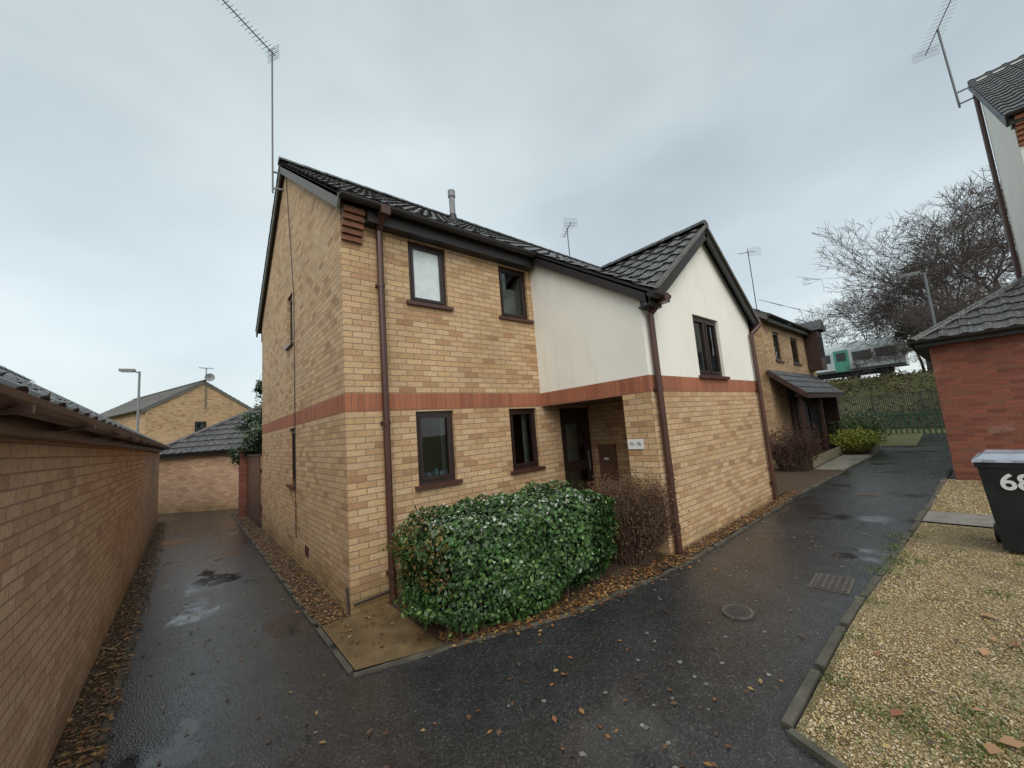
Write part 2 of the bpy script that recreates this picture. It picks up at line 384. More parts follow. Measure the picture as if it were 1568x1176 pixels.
# ---------------------------------------------------------------- ground
def sst(a,b,x):
    t=min(1,max(0,(x-a)/(b-a))); return t*t*(3-2*t)
def gz(x): return .19*sst(.1,3.1,x)
def sheet(name,pts,dz,mat):
    bm=bmesh.new(); f=bm.faces.new([bm.verts.new((x,y,0)) for x,y in pts])
    xs=[p[0] for p in pts]
    for k in range(17):
        c=.1+3.0*k/16
        if min(xs)<c<max(xs): bmesh.ops.bisect_plane(bm,geom=bm.verts[:]+bm.edges[:]+bm.faces[:],plane_co=(c,0,0),plane_no=(1,0,0))
    for v in bm.verts: v.co.z=gz(v.co.x)+dz
    bmesh.ops.recalc_face_normals(bm,faces=bm.faces)
    for f in bm.faces: f.normal_update()
    if sum(f.normal.z for f in bm.faces)<0: bmesh.ops.reverse_faces(bm,faces=bm.faces)
    me=bpy.data.meshes.new(name); bm.to_mesh(me); bm.free(); me.materials.append(mat)
    o=bpy.data.objects.new(name,me); sc.collection.objects.link(o); return o
sheet('ground',[(-400,-400),(400,-400),(400,400),(-400,400)],-.03,M_grass)
sheet('tarmac_path',[(-2.1,-12),(25,-12),(25,4),(0.5,4),(0.5,22),(-2.6,22),(-2.6,10.8),(-2.1,10.8)],0,M_tar)
sheet('planting_bed',[(-2.1,-3),(-1.82,-3),(-1.86,3),(-1.93,10.85),(-2.1,10.85)],.012,M_soil)
sheet('planting_bed',[(-.32,.0),(.02,.0),(.02,9.3),(-.36,10.2)],.012,M_soil)
sheet('planting_bed',[(.4,-1.33),(1.5,-1.88),(2.4,-2.13),(3.2,-2.25),(3.2,.02),(.4,.02)],.016,M_soil)
sheet('planting_bed',[(3.2,-2.25),(8.0,-2.2),(8.0,-2.0),(3.2,-2.0)],.016,M_soil)
sheet('concrete_slab',[(-.30,-1.09),(.40,-1.33),(.40,.0),(-.30,.0)],.02,simple('wet_brown_concrete',(.15,.105,.055),.22,.5,3.5,.3,.003))
sheet('gravel_bed',[(1.27,-3.76),(6.3,-4.0),(6.3,-9.5),(.85,-9.5),(1.05,-4.4)],.02,M_gravel)
sheet('gravel_bed',[(7.1,-4.03),(10.4,-4.12),(10.4,-9.5),(7.1,-9.5)],.02,M_gravel)
sheet('concrete_path_slab',[(6.34,-4.0),(7.06,-4.03),(7.06,-9.5),(6.34,-9.5)],.03,M_conc)
sheet('porch_floor',[(3.2,-2.0),(4.45,-2.0),(4.45,.05),(3.2,.05)],.05,M_conc)
sheet('planting_bed',[(7.15,-2.2),(11.5,-2.33),(11.5,-.6),(7.15,-.6)],.016,M_soil)
sheet('gravel_bed',[(11.5,-2.33),(15.2,-2.45),(15.2,-1.7),(11.5,-1.7)],.016,M_palegravel)
sheet('planting_bed',[(15.2,-2.45),(19,-2.2),(19,-.6),(15.2,-.6)],.016,M_soil)
sheet('lawn',[(18.5,-3.2),(26,-3.0),(26,4),(18.5,4)],.012,M_grass)

def edging(name,pts,w=.05,h=.025):
    e=MB()
    for a,b in zip(pts[:-1],pts[1:]):
        A=V((*a,0));B=V((*b,0));n=max(1,int(round((B-A).length/.6)))
        for i in range(n):
            p=A.lerp(B,i/n+.006);q=A.lerp(B,(i+1)/n-.006); j=random.uniform(-.008,.006); k=random.uniform(-.012,.012)
            e.beam((p.x,p.y+k,gz(p.x)+h/2-.03+j),(q.x,q.y+k,gz(q.x)+h/2-.03+j*.3),w,h+.06,M_edge)
    return e.done(name)
edging('path_edging',[(-1.79,-3),(-1.83,3),(-1.90,10.8)],.045,.02)
edging('path_edging',[(-.34,10.2),(-.33,-1.12),(.42,-1.36),(1.5,-1.92),(2.4,-2.17),(3.2,-2.29),(8,-2.24),(14.5,-2.47),(19,-2.25)],.045,.022)
edging('path_edging',[(.85,-9.5),(1.02,-4.4),(1.25,-3.73),(6.3,-3.97)],.05,.032)
edging('path_edging',[(6.3,-3.97),(7.1,-4.0),(12,-4.15)],.06,.03)
def cover(name,x,y,w,d,rot=0,circ=False):
    e=empty(name); mb=MB(); z=gz(x)+.006
    sl=(gz(x+.05)-gz(x-.05))/.1
    mb.fr=Matrix.Translation((x,y,z))@Matrix.Rotation(-math.atan(sl),4,'Y')@Matrix.Rotation(rot,4,'Z')
    if circ:
        mb.tube((0,0,-.03),(0,0,.002),w*.56,w*.56,28,M_iron); mb.tube((0,0,.002),(0,0,.005),w*.5,w*.5,28,M_rust); mb.tube((0,0,.005),(0,0,.007),w*.42,w*.42,24,M_iron)
        for i in range(8):
            t=i*math.pi/4; mb.box(math.cos(t)*w*.22-.015,math.cos(t)*w*.22+.015,math.sin(t)*w*.22-.015,math.sin(t)*w*.22+.015,.007,.010,M_iron)
    else:
        mb.box(-w/2,w/2,-d/2,d/2,-.03,.003,M_rust)
        mb.box(-w/2+.02,w/2-.02,-d/2+.02,d/2-.02,.003,.006,M_iron)
        for i in range(7):
            for j in range(5):
                cx=-w/2+.05+(w-.1)*i/6; cy=-d/2+.05+(d-.1)*j/4
                mb.box(cx-.018,cx+.018,cy-.012,cy+.012,.006,.012,M_rust)
    mb.fr=None; mb.done('cover_plate',e)
cover('drain_cover',3.38,-3.56,.42,.30,.05)
cover('drain_cover',2.32,-3.1,.24,.24,0,True)
cover('drain_cover',8.3,-3.2,.4,.3,0)
cover('drain_cover',.0,-.90,.2,.2,0,True)

# ---------------------------------------------------------------- main house
H=empty('brick_house')
def mz(z): return M_band if 2.24<z<2.465 else M_brick
def mw(z): return M_band if 2.24<z<2.465 else (M_render if z>2.465 else M_brick)
XS=3.18; YF=-2.03; XE=7.12; XT=10.3; YR=6.6
RZ,RY,RS=7.5,3.45,.72
def rz(y): return RZ-RS*abs(y-RY)
w=MB()
hf=[(.88,1.47,3.715,4.61),(2.46,3.07,3.715,4.61),(.88,1.45,1.27,2.225),(2.46,3.05,1.26,2.22)]
wall(w,(0,0),(XS,0),-.3,4.86,hf,mz)
wall(w,(XS,0),(4.46,0),-.3,2.24,[(.43,1.24,.24,2.20)],lambda z:M_brick,.08)
wall(w,(4.46,0),(4.46,-1.60),-.3,2.24,[],lambda z:M_brick)
w.poly([(XS,0,2.24),(4.46,0,2.24),(4.46,YF+.1,2.24),(XS,YF+.1,2.24)],M_soffit)
w.poly([(XS,0,2.465),(XS,YF,2.465),(XS,YF,3.5),(XS,0,4.8)],M_render)
w.poly([(XS,0,2.24),(XS,YF,2.24),(XS,YF,2.465),(XS,0,2.465)],M_band)
PY=-1.60
w.poly([(XS,PY,-.3),(XS,YF,-.3),(XS,YF,2.24),(XS,PY,2.24)],M_brick)
w.poly([(4.46,PY,-.3),(XS,PY,-.3),(XS,PY,2.24),(4.46,PY,2.24)],M_brick)
GA=(5.34,5.10); GS=.75
def gzr(x): return GA[1]-GS*abs(x-GA[0])
wall(w,(XS,YF),(XE,YF),-.3,3.5,[(4.68-XS,5.64-XS,2.50,3.49)],mw)
xg=GA[0]-(GA[1]-.06-3.5)/GS
w.poly([(xg,YF,3.5),(XE,YF,3.5),(XE,YF,gzr(XE)-.06),(GA[0],YF,GA[1]-.06)],M_render)
wall(w,(XE,YF),(XE,0),-.3,3.5,[],mw)
wall(w,(XE,0),(XT,0),-.3,4.86,[],mz)
hl=[(YR-3.33,YR-2.88,3.72,4.66),(YR-3.27,YR-2.80,1.24,2.21)]
wall(w,(0,YR),(0,0),-.3,4.7,hl,mz)
w.poly([(0,YR,4.7),(0,0,4.7),(0,0,rz(0)-.03),(0,RY,RZ-.03),(0,YR,rz(YR)-.03)],M_brick)
wall(w,(XT,0),(XT,YR),-.3,4.7,[],mz)
w.poly([(XT,0,4.7),(XT,YR,4.7),(XT,YR,rz(YR)-.03),(XT,RY,RZ-.03),(XT,0,rz(0)-.03)],M_brick)
wall(w,(XT,YR),(0,YR),-.3,4.86,[],mz)
for k in range(5):
    w.box(.003,.25,-.030*(k+1)-.012,.0,4.36+.078*k,4.36+.078*k+.060,M_corb)
    w.box(.006,.245,-.030*(k+1)+.010,.0,4.36+.078*k+.060,4.36+.078*(k+1),M_brick)
w.done('walls',H)
r=MB(); c=math.hypot(1,RS)
tiles(r,(-.10,-.24,rz(-.24)),(1,0,0),(0,1,RS),XT+.2,(RY+.24)*c,M_tile)
tiles(r,(-.10,YR+.4,rz(YR+.4)),(1,0,0),(0,-1,RS),XT+.2,(YR+.4-RY)*c,M_tile,seg=4)
CS=.655; ze=rz(-.24)-CS*(2.28-.24)
xv=GA[0]-(GA[1]-ze)/GS
A=V((xv,-2.28,0)); B=V((GA[0],RY-(RZ-GA[1])/RS,0)); dv=(B-A).normalized(); nv_=V((dv.y,-dv.x,0))
tiles(r,(3.06,-2.28,ze+.01),(1,0,0),(0,1,CS),2.6,2.04*math.hypot(1,CS)+.1,M_tile,clips=[(A,nv_)])
gc=math.hypot(1,GS)
tiles(r,(3.05,.25,gzr(3.05)),(0,-1,0),(1,0,GS),2.42,(GA[0]-3.05)*gc,M_tile,clips=[(A,-nv_)])
tiles(r,(7.34,-2.17,gzr(7.34)),(0,1,0),(-1,0,GS),2.42,(7.34-GA[0])*gc,M_tile)
ridge(r,(-.11,RY,RZ+.04),(XT+.1,RY,RZ+.04),M_tile)
ridge(r,(GA[0],-2.18,GA[1]+.04),(GA[0],.2,GA[1]+.04),M_tile)
r.done('roof_tiles',H)
t=MB()
def slab(p,q,rr,s_,th,mat):
    P4=[V(x) for x in (p,q,rr,s_)]; Q=[x-V((0,0,th)) for x in P4]
    t.poly(P4,mat); t.poly(Q[::-1],mat)
    for i in range(4): j=(i+1)%4; t.poly([P4[j],P4[i],Q[i],Q[j]],mat)
o_=-.03
slab((-.09,-.22,rz(-.22)+o_),(XT+.09,-.22,rz(-.22)+o_),(XT+.09,RY,RZ+o_),(-.09,RY,RZ+o_),.05,M_barge)
slab((-.09,RY,RZ+o_),(XT+.09,RY,RZ+o_),(XT+.09,YR+.38,rz(YR+.38)+o_),(-.09,YR+.38,rz(YR+.38)+o_),.05,M_barge)
for (y0,y1) in ((-.22,RY),(YR+.38,RY)):
    t.beam((-.075,y0,rz(y0)-.13),(-.075,y1,rz(y1)-.13),.03,.16,M_barge,up=(0,0,1))
t.box(.28,3.12,-.16,-.13,4.62,4.80,M_fascia); t.box(.25,3.12,-.13,.0,4.62,4.64,M_fascia)
t.halfround((-.08,-.25,4.82),(3.10,-.25,4.82),.062,M_fascia)
t.box(7.2,XT,-.16,-.13,4.62,4.80,M_fascia); t.halfround((7.2,-.25,4.80),(XT+.05,-.25,4.80),.06,M_fascia)
t.box(0,XT,YR+.13,YR+.16,4.6,4.9,M_fascia)
zc=lambda y: rz(-.24)-CS*(-.24-y)
t.beam((3.10,-.20,zc(-.20)-.10),(3.10,-2.24,zc(-2.24)-.10),.04,.17,M_fascia)
slab((3.08,-2.2,zc(-2.2)-.04),(3.25,-2.2,zc(-2.2)-.04),(4.7,-.24,zc(-.24)-.04),(3.08,-.24,zc(-.24)-.04),.03,M_fascia)
t.box(3.08,3.40,-2.21,-2.17,zc(-2.24)-.19,zc(-2.24)-.01,M_fascia)
t.box(3.12,3.40,-2.17,YF,zc(-2.24)-.19,zc(-2.24)-.17,M_fascia)
t.halfround((3.02,-2.28,zc(-2.28)-.03),(3.43,-2.28,zc(-2.28)-.03),.062,M_fascia)
for sgn in (-1,1):
    xf=GA[0]+sgn*1.95
    t.beam((xf,-2.14,gzr(xf)-.10),(GA[0],-2.14,GA[1]-.10),.035,.20,M_fascia)
    t.beam((xf,-2.175,gzr(xf)+.0),(GA[0],-2.175,GA[1]+.0),.03,.05,M_barge)
t.box(7.22,7.26,-2.1,0,3.42,3.58,M_fascia); t.halfround((7.36,-2.15,3.60),(7.36,-.1,3.60),.06,M_fascia)
t.poly([(XE,-2.1,3.5),(7.24,-2.1,3.5),(7.24,0,3.5),(XE,0,3.5)],M_soffit)
t.done('fascias_and_gutters',H)
d=MB()
def downpipe(x,yw,zt,zb,r=.036,gx=None,gy=None):
    y=yw-.06
    d.tube((x,y,zb),(x,y,zt-.22),r,r,12,M_pipe)
    if gx is not None:
        d.tube((x,y,zt-.22),(gx,gy,zt-.05),r,r,12,M_pipe); d.tube((gx,gy,zt-.06),(gx,gy,zt),r,r,12,M_pipe)
    z=zb+.3
    while z<zt-.3:
        d.tube((x,y,z),(x,y,z+.05),r+.008,r+.008,12,M_pipe); d.box(x-.055,x+.055,yw-.03,yw,z+.005,z+.045,M_pipe); z+=1.75
downpipe(.46,0,4.80,.02,.042,.44,-.25)
downpipe(3.30,YF,3.50,.2,.042,3.32,-2.28)
downpipe(7.02,YF,3.6,.2,.038,7.2,-2.2)
d.box(.40,.52,-.31,-.19,4.70,4.82,M_pipe); d.box(3.26,3.38,-2.34,-2.22,zc(-2.28)-.13,zc(-2.28)-.01,M_pipe)
d.done('downpipes',H)
window(H,'upper_window',(0,0),(XS,0),*hf[0],inside='frost')
window(H,'upper_window',(0,0),(XS,0),*hf[1],inside='net')
window(H,'lower_window',(0,0),(XS,0),*hf[2],inside='bottles')
window(H,'lower_window',(0,0),(XS,0),*hf[3],inside='curt')
window(H,'wing_window',(XS,YF),(XE,YF),4.68-XS,5.64-XS,2.50,3.49,mull=True,inside='curt')
window(H,'side_window',(0,YR),(0,0),*hl[0],inside='frost'); window(H,'side_window',(0,YR),(0,0),*hl[1])
dd=MB(); x0,x1,z0,z1=3.61,4.42,.24,2.20
dd.box(x0+.002,x0+.06,.02,.08,z0,z1-.002,M_brown); dd.box(x1-.06,x1-.002,.02,.08,z0,z1-.002,M_brown); dd.box(x0+.06,x1-.06,.02,.08,z1-.06,z1-.002,M_brown)
dd.box(x0+.06,x0+.15,.03,.07,z0+.01,z1-.06,M_brown); dd.box(x1-.15,x1-.06,.03,.07,z0+.01,z1-.06,M_brown)
for za,zb in ((z0+.01,z0+.22),(1.08,1.24),(z1-.16,z1-.06)): dd.box(x0+.15,x1-.15,.03,.07,za,zb,M_brown)
dd.tube((x1-.12,.0,1.05),(x1-.12,.0,1.4),.012,.012,8,M_metal)
dd.done('front_door',H)
gl=MB(); gl.poly([(x0+.15,.05,z0+.2),(x1-.15,.05,z0+.2),(x1-.15,.05,z1-.16),(x0+.15,.05,z1-.16)],M_glass)
gl.done('door_glass',H)
rm=MB(); rm.box(x0-.1,x1+.03,.1,1.4,.1,2.3,M_room); rm.done('door_hall',H)
rm=MB(); rm.box(x0+.16,x1-.3,.085,.095,.5,1.9,M_net); rm.done('door_blind',H)
mb=MB(); mb.box(4.42,4.46,-.50,-.13,.86,1.49,M_box); mb.box(4.405,4.42,-.48,-.15,.88,1.47,M_box); mb.box(4.398,4.405,-.36,-.26,1.22,1.26,M_white)
mb.done('meter_box',H)
s=MB(); s.box(XS-.012,XS,-1.84,-1.61,1.51,1.64,M_white); s.done('number_sign_plate',H)
def text(name,body,size,mat,loc,rot,parent,off=0):
    cu=bpy.data.curves.new(name,'FONT'); cu.body=body; cu.size=size; cu.extrude=.001; cu.align_x='CENTER'; cu.align_y='CENTER'; cu.offset=off
    o=bpy.data.objects.new(name,cu); sc.collection.objects.link(o)
    o.data.materials.append(mat); o.location=loc; o.rotation_euler=rot; o.parent=parent; return o
text('sign_text','70 - 76',.06,M_black,(XS-.014,-1.725,1.575),(math.pi/2,0,-math.pi/2),H)
mb=MB(); mb.tube((3.7,3.15,7.1),(3.7,3.15,8.0),.075,.075,16,M_flue); mb.tube((3.7,3.15,7.93),(3.7,3.15,8.10),.095,.095,16,M_flue); mb.tube((3.7,3.15,7.15),(3.7,3.15,7.45),.14,.09,16,M_fascia)
mb.done('flue',H)
mb=MB(); mb.tube((-.012,2.72,.4),(-.012,2.70,4.5),.006,.006,6,M_black); mb.tube((-.012,2.70,4.5),(-.012,3.3,7.2),.006,.006,6,M_black)
mb.tube((-.02,.0-.02,.05),(-.02,.05,.3),.01,.01,6,M_black); mb.tube((.03,-.02,.12),(.5,-.02,.14),.012,.012,6,M_black)
mb.box(-.008,0,1.9,2.12,.25,.40,M_pipe)
mb.done('cables',H)
yagi('tv_aerial',(-.19,3.6,6.9),(-.19,3.6,10.05),(-.13,3.64,10.02),(-1.15,3.02,10.12),16,.13,brk=(0,3.55))
yagi('tv_aerial',(8.6,3.5,7.4),(8.6,3.5,8.7),(8.35,3.1,8.65),(8.85,3.9,8.6),8,.2)

# ---------------------------------------------------------------- left outbuilding
G=empty('garage_block')
w=MB(); X=-2.04
wall(w,(X,10.95),(X,-3.0),-.3,2.13,[],lambda z:M_pink)
wall(w,(X,-3.0),(-7.2,-3.0),-.3,2.13,[],lambda z:M_pink); wall(w,(-7.2,10.95),(X,10.95),-.3,2.13,[],lambda z:M_pink)
for y,s_ in ((-3.0,1),(10.95,-1)):
    pts=[(X,y,2.13),(-7.2,y,2.13),(-4.62,y,3.9)]
    w.poly(pts if s_>0 else pts[::-1],M_pink)
w.done('walls',G)
t=MB(); s_=.70; cz=math.hypot(1,s_)
tiles(t,(-1.90,-3.15,2.16),(0,1,0),(-1,0,s_),14.25,2.72*cz,M_tile)
tiles(t,(-7.34,-3.15,2.16),(0,1,0),(1,0,s_),14.25,2.72*cz,M_tile,seg=3)
ridge(t,(-4.62,-3.15,4.1),(-4.62,11.1,4.1),M_tile)
t.done('roof_tiles',G)
t=MB(); t.box(X+.002,-1.95,-3.1,11.05,2.04,2.13,M_pipe); t.halfround((-1.87,-3.15,2.15),(-1.87,11.1,2.15),.055,M_pipe)
for i in range(12): t.box(-1.95,-1.80,-2.6+i*1.15,-2.57+i*1.15,2.08,2.11,M_pipe)
t.done('fascia_and_gutter',G)

def hiphouse(name,p0,ang,Lx,Ly,z0,zw,slope,mat,tmat,ov=.2,seg=4,gutter=True):
    e=empty(name); fr=Matrix.Translation((p0[0],p0[1],0))@Matrix.Rotation(ang,4,'Z')
    P=lambda x,y: tuple((fr@V((x,y,0)))[:2])
    w=MB()
    c4=[P(0,0),P(Lx,0),P(Lx,Ly),P(0,Ly)]
    for i in range(4): wall(w,c4[i],c4[(i+1)%4],z0,zw,[],lambda z:mat)
    w.done('walls',e)
    r=MB(); o=ov; W=Ly/2+o; ztop=zw+W*slope
    q=math.hypot(1,slope); R3=fr.to_3x3()
    def T(O,U,Wd,lu,lv,cl):
        tiles(r,fr@V(O),R3@V(U),R3@V(Wd),lu,lv,tmat,clips=[(fr@V(a),R3@V(b)) for a,b in cl],seg=seg)
    s2=V((1,1,0)).normalized(); s3=V((1,-1,0)).normalized()
    T((-o,-o,zw),(1,0,0),(0,1,slope),Lx+2*o,W*q,[((-o,-o,0),-s3),((Lx+o,-o,0),s2)])
    T((-o,Ly+o,zw),(1,0,0),(0,-1,slope),Lx+2*o,W*q,[((-o,Ly+o,0),-s2),((Lx+o,Ly+o,0),s3)])
    T((-o,-o,zw),(0,1,0),(1,0,slope),Ly+2*o,W*q,[((-o,-o,0),s3),((-o,Ly+o,0),s2)])
    T((Lx+o,-o,zw),(0,1,0),(-1,0,slope),Ly+2*o,W*q,[((Lx+o,-o,0),-s2),((Lx+o,Ly+o,0),-s3)])
    a=fr@V((-o+W,Ly/2,ztop+.03)); b=fr@V((Lx+o-W,Ly/2,ztop+.03)); ridge(r,a,b,tmat)
    for cx,cy,t_ in ((-o,-o,a),(-o,Ly+o,a),(Lx+o,-o,b),(Lx+o,Ly+o,b)): ridge(r,fr@V((cx,cy,zw+.04)),t_,tmat,.09)
    r.done('roof_tiles',e)
    f=MB(); f.fr=fr
    f.box(-o+.03,Lx+o-.03,-o+.03,Ly+o-.03,zw-.13,zw-.01,M_fascia)
    f.fr=None
    if gutter:
        cs=[fr@V(x) for x in ((-o-.04,-o-.04,zw+.0),(Lx+o+.04,-o-.04,zw),(Lx+o+.04,Ly+o+.04,zw),(-o-.04,Ly+o+.04,zw))]
        for i in range(4): f.halfround(cs[i],cs[(i+1)%4],.055,M_fascia)
    f.done('fascia_and_gutter',e)
    return e
hiphouse('brick_garage',(-2.25,13.3),math.atan2(-2.1,2.13),5.6,5.0,-.3,1.95,.68,M_pink,M_tile)

def gablehouse(name,p0,ang,Lx,Ly,z0,zw,slope,mat,tmat,ov=.25,wins=(),seg=3):
    e=empty(name); fr=Matrix.Translation((p0[0],p0[1],0))@Matrix.Rotation(ang,4,'Z'); R3=fr.to_3x3()
    P=lambda x,y: tuple((fr@V((x,y,0)))[:2])
    w=MB(); c4=[P(0,0),P(Lx,0),P(Lx,Ly),P(0,Ly)]
    for i in range(4):
        hs=[x[1:5] for x in wins if x[0]==i]; wall(w,c4[i],c4[(i+1)%4],z0,zw,hs,mat if callable(mat) else (lambda z:mat))
        for h in hs: window(e,'window',c4[i],c4[(i+1)%4],*h,inside='curt')
    zr_=zw+(Ly/2)*slope; m0=mat(zw+.5) if callable(mat) else mat
    w.fr=fr
    w.poly([(Lx,0,zw),(Lx,Ly,zw),(Lx,Ly/2,zr_)],m0); w.poly([(0,Ly,zw),(0,0,zw),(0,Ly/2,zr_)],m0); w.fr=None
    w.done('walls',e)
    r=MB(); q=math.hypot(1,slope)
    tiles(r,fr@V((-.1,-ov,zw-ov*slope+.1)),R3@V((1,0,0)),R3@V((0,1,slope)),Lx+.2,(Ly/2+ov)*q,tmat,seg=seg)
    tiles(r,fr@V((-.1,Ly+ov,zw-ov*slope+.1)),R3@V((1,0,0)),R3@V((0,-1,slope)),Lx+.2,(Ly/2+ov)*q,tmat,seg=seg)
    ridge(r,fr@V((-.1,Ly/2,zr_+.13)),fr@V((Lx+.1,Ly/2,zr_+.13)),tmat)
    r.done('roof_tiles',e)
    f=MB()
    for x in (-.07,Lx+.07):
        for y in (-ov,Ly+ov): f.beam(fr@V((x,y,zw-ov*slope)),fr@V((x,Ly/2,zr_)),.03,.17,M_barge)
    for y in (-ov-.04,Ly+ov+.04): f.halfround(fr@V((-.1,y,zw-ov*slope+.08)),fr@V((Lx+.1,y,zw-ov*slope+.08)),.06,M_fascia)
    f.fr=fr
    f.box(0,Lx,-ov+.03,-ov+.06,zw-ov*slope-.12,zw-ov*slope+.05,M_fascia)
    f.done('fascia_and_gutter',e)
    return e,fr
a=math.atan2(.94,-.35)
hb,_=gablehouse('gabled_house',(2.3,31.0),a,13,6.2,-.3,4.95,.62,M_brick,M_tile2,wins=[(3,2.6,3.3,3.3,4.1)])
mb=MB(); mb.tube((-.5,29.9,5),(-.5,29.9,7.9),.03,.03,6,M_alu); mb.tube((-.9,29.6,7.85),(-.1,30.2,7.95),.02,.02,6,M_alu)
for i in range(6): mb.tube((-.9+.16*i,29.6+.12*i-.25,7.88),(-.9+.16*i,29.6+.12*i+.25,7.88),.012,.012,5,M_alu)
for k in range(10):
    t0=2*math.pi*k/10;t1=2*math.pi*(k+1)/10; C0=V((-.3,29.7,7.2))
    mb.poly([C0+V((0,.08,0)),C0+V((math.cos(t0)*.3,-.02,math.sin(t0)*.3)),C0+V((math.cos(t1)*.3,-.02,math.sin(t1)*.3))],M_flue)
mb.tube((-.5,29.85,7.2),(-.3,29.75,7.2),.02,.02,6,M_alu)
e=empty('satellite_dish'); mb.done('dish_and_mast',e)

def lamp(name,x,y,h,dirx,diry,z0=0):
    e=empty(name); mb=MB(); mb.tube((x,y,z0-.1),(x,y,z0+1.2),.07,.07,10,M_flue); mb.tube((x,y,z0+1.2),(x,y,h),.045,.035,10,M_flue); mb.done('column',e)
    k=MB(); d_=V((dirx,diry,0)).normalized(); k.tube((x,y,h-.05),V((x,y,h))+d_*.25+V((0,0,.03)),.025,.025,8,M_flue); k.done('bracket',e)
    k=MB(); ang=math.atan2(diry,dirx); k.fr=Matrix.Translation((x,y,h+.03))@Matrix.Rotation(ang,4,'Z')
    k.box(.12,.55,-.12,.12,-.03,.05,M_flue); k.box(.18,.5,-.09,.09,-.06,-.03,M_white); k.done('lamp_head',e)
lamp('street_lamp',-2.85,15.3,5.15,-1,.1)
lamp('street_lamp',20,-4.2,6.6,-.3,1)

F=empty('garden_fence'); mb=MB()
for i in range(18):
    y=6.66+i*.145; mb.box(-.06,-.03,y,y+.138,.02,1.72,M_pipe)
mb.box(-.03,.02,6.66,9.25,.4,.5,M_wood); mb.box(-.03,.02,6.66,9.25,1.3,1.4,M_wood); mb.box(-.08,0,6.62,9.28,1.72,1.76,M_wood)
mb.done('boards',F)
mb=MB(); mb.box(-.22,.2,9.28,9.7,-.1,1.85,M_red); mb.box(-.26,.24,9.24,9.74,1.85,1.92,M_conc); mb.done('brick_pier',F)

# ---------------------------------------------------------------- right side buildings
hiphouse('red_brick_garage',(10.45,-9.8),0,6.0,5.55,-.1,3.06,.65,M_red,M_tile,ov=.22,seg=8)
W=empty('rendered_house'); w=MB()
wall(w,(15.4,-6.0),(11.35,-6.0),-.1,7.4,[],lambda z:M_render)
w.poly([(15.4,-6.0,7.4),(11.35,-6.0,7.4),(11.35,-6.0,7.55),(15.4,-6.0,10.6)],M_render)
wall(w,(11.35,-6.0),(11.35,-16),-.1,7.5,[(.9,1.7,5.6,6.8)],lambda z:M_render)
wall(w,(15.4,-16),(15.4,-6.0),-.1,10.6,[],lambda z:M_render)
for k in range(6): w.box(11.35-.05*(k+1),11.36,-6.35,-5.99,6.75+.09*k,6.75+.09*k+.08,M_band)
w.done('walls',W)
window(W,'window',(11.35,-6.0),(11.35,-16),.9,1.7,5.6,6.8)
w=MB(); tiles(w,(11.05,-16,7.35),(0,1,0),(1,0,.736),10.12,4.85*1.2418,M_tile); w.done('roof_tiles',W)
w=MB(); w.beam((11.05,-5.90,7.22),(15.9,-5.90,10.79),.04,.2,M_fascia); w.halfround((11.0,-16,7.35),(11.0,-5.88,7.35),.065,M_fascia)
w.box(11.12,11.35,-16,-5.95,7.15,7.2,M_fascia); w.box(11.08,11.12,-16,-5.92,7.15,7.34,M_fascia)
w.tube((15.35,-5.93,.2),(15.35,-5.93,10.2),.05,.05,8,M_pipe)
w.done('fascia_and_gutter',W)
yagi('tv_aerial',(15.3,-5.62,10.0),(15.3,-5.55,12.6),(16.1,-5.25,12.5),(14.0,-5.95,12.6),16,.25,brk=(15.3,-5.95),mr=.025)

def mzb(z): return M_brick
nb,_=gablehouse('terraced_house',(12.6,-.7),0,6.1,7.2,-.1,4.95,.70,mzb,M_tile,wins=[(0,1.0,1.7,3.5,4.5),(0,3.0,3.9,3.5,4.5)])
mb=MB()
mb.box(17.5,18.3,-1.15,-.72,3.3,4.85,M_wood); mb.box(17.6,18.2,-1.17,-1.15,3.8,4.6,M_dark)
mb.poly([(17.4,-1.3,4.85),(18.4,-1.3,4.85),(17.9,-1.3,5.3)],M_fascia); mb.poly([(17.4,-1.3,4.85),(17.9,-1.3,5.3),(17.9,0,5.3),(17.4,0,4.85)],M_tile); mb.poly([(18.4,-1.3,4.85),(18.4,0,4.85),(17.9,0,5.3),(17.9,-1.3,5.3)],M_tile)
for x in (12.75,15.0,17.4): mb.box(x,x+.1,-1.42,-1.32,.1,2.3,M_wood)
mb.box(12.6,17.6,-1.44,-1.30,2.2,2.32,M_wood)
mb.beam((15.05,-1.37,1.75),(15.05,-.8,2.3),.08,.08,M_wood)
mb.box(14.2,17.5,-.80,-.71,.1,2.5,M_wood); mb.box(14.5,15.3,-.84,-.80,.2,2.1,M_pipe); mb.box(16.0,17.3,-.84,-.80,.9,2.1,M_dark)
mb.box(17.5,17.58,-1.4,-.7,.1,2.6,M_wood)
tiles(mb,(12.45,-1.62,2.28),(1,0,0),(0,1,.9),5.3,.95*1.345,M_tile,seg=6)
mb.beam((12.45,-1.62,2.22),(12.45,-.7,3.05),.03,.14,M_wood); mb.beam((17.75,-1.62,2.22),(17.75,-.7,3.05),.03,.14,M_wood)
mb.box(12.45,17.75,-1.64,-1.60,2.14,2.27,M_wood)
mb.done('porch_and_oriel',nb)
yagi('tv_aerial',(14.9,.0,5.2),(14.9,.0,8.0),(14.6,-.3,7.75),(15.5,.5,8.2),10,.2)

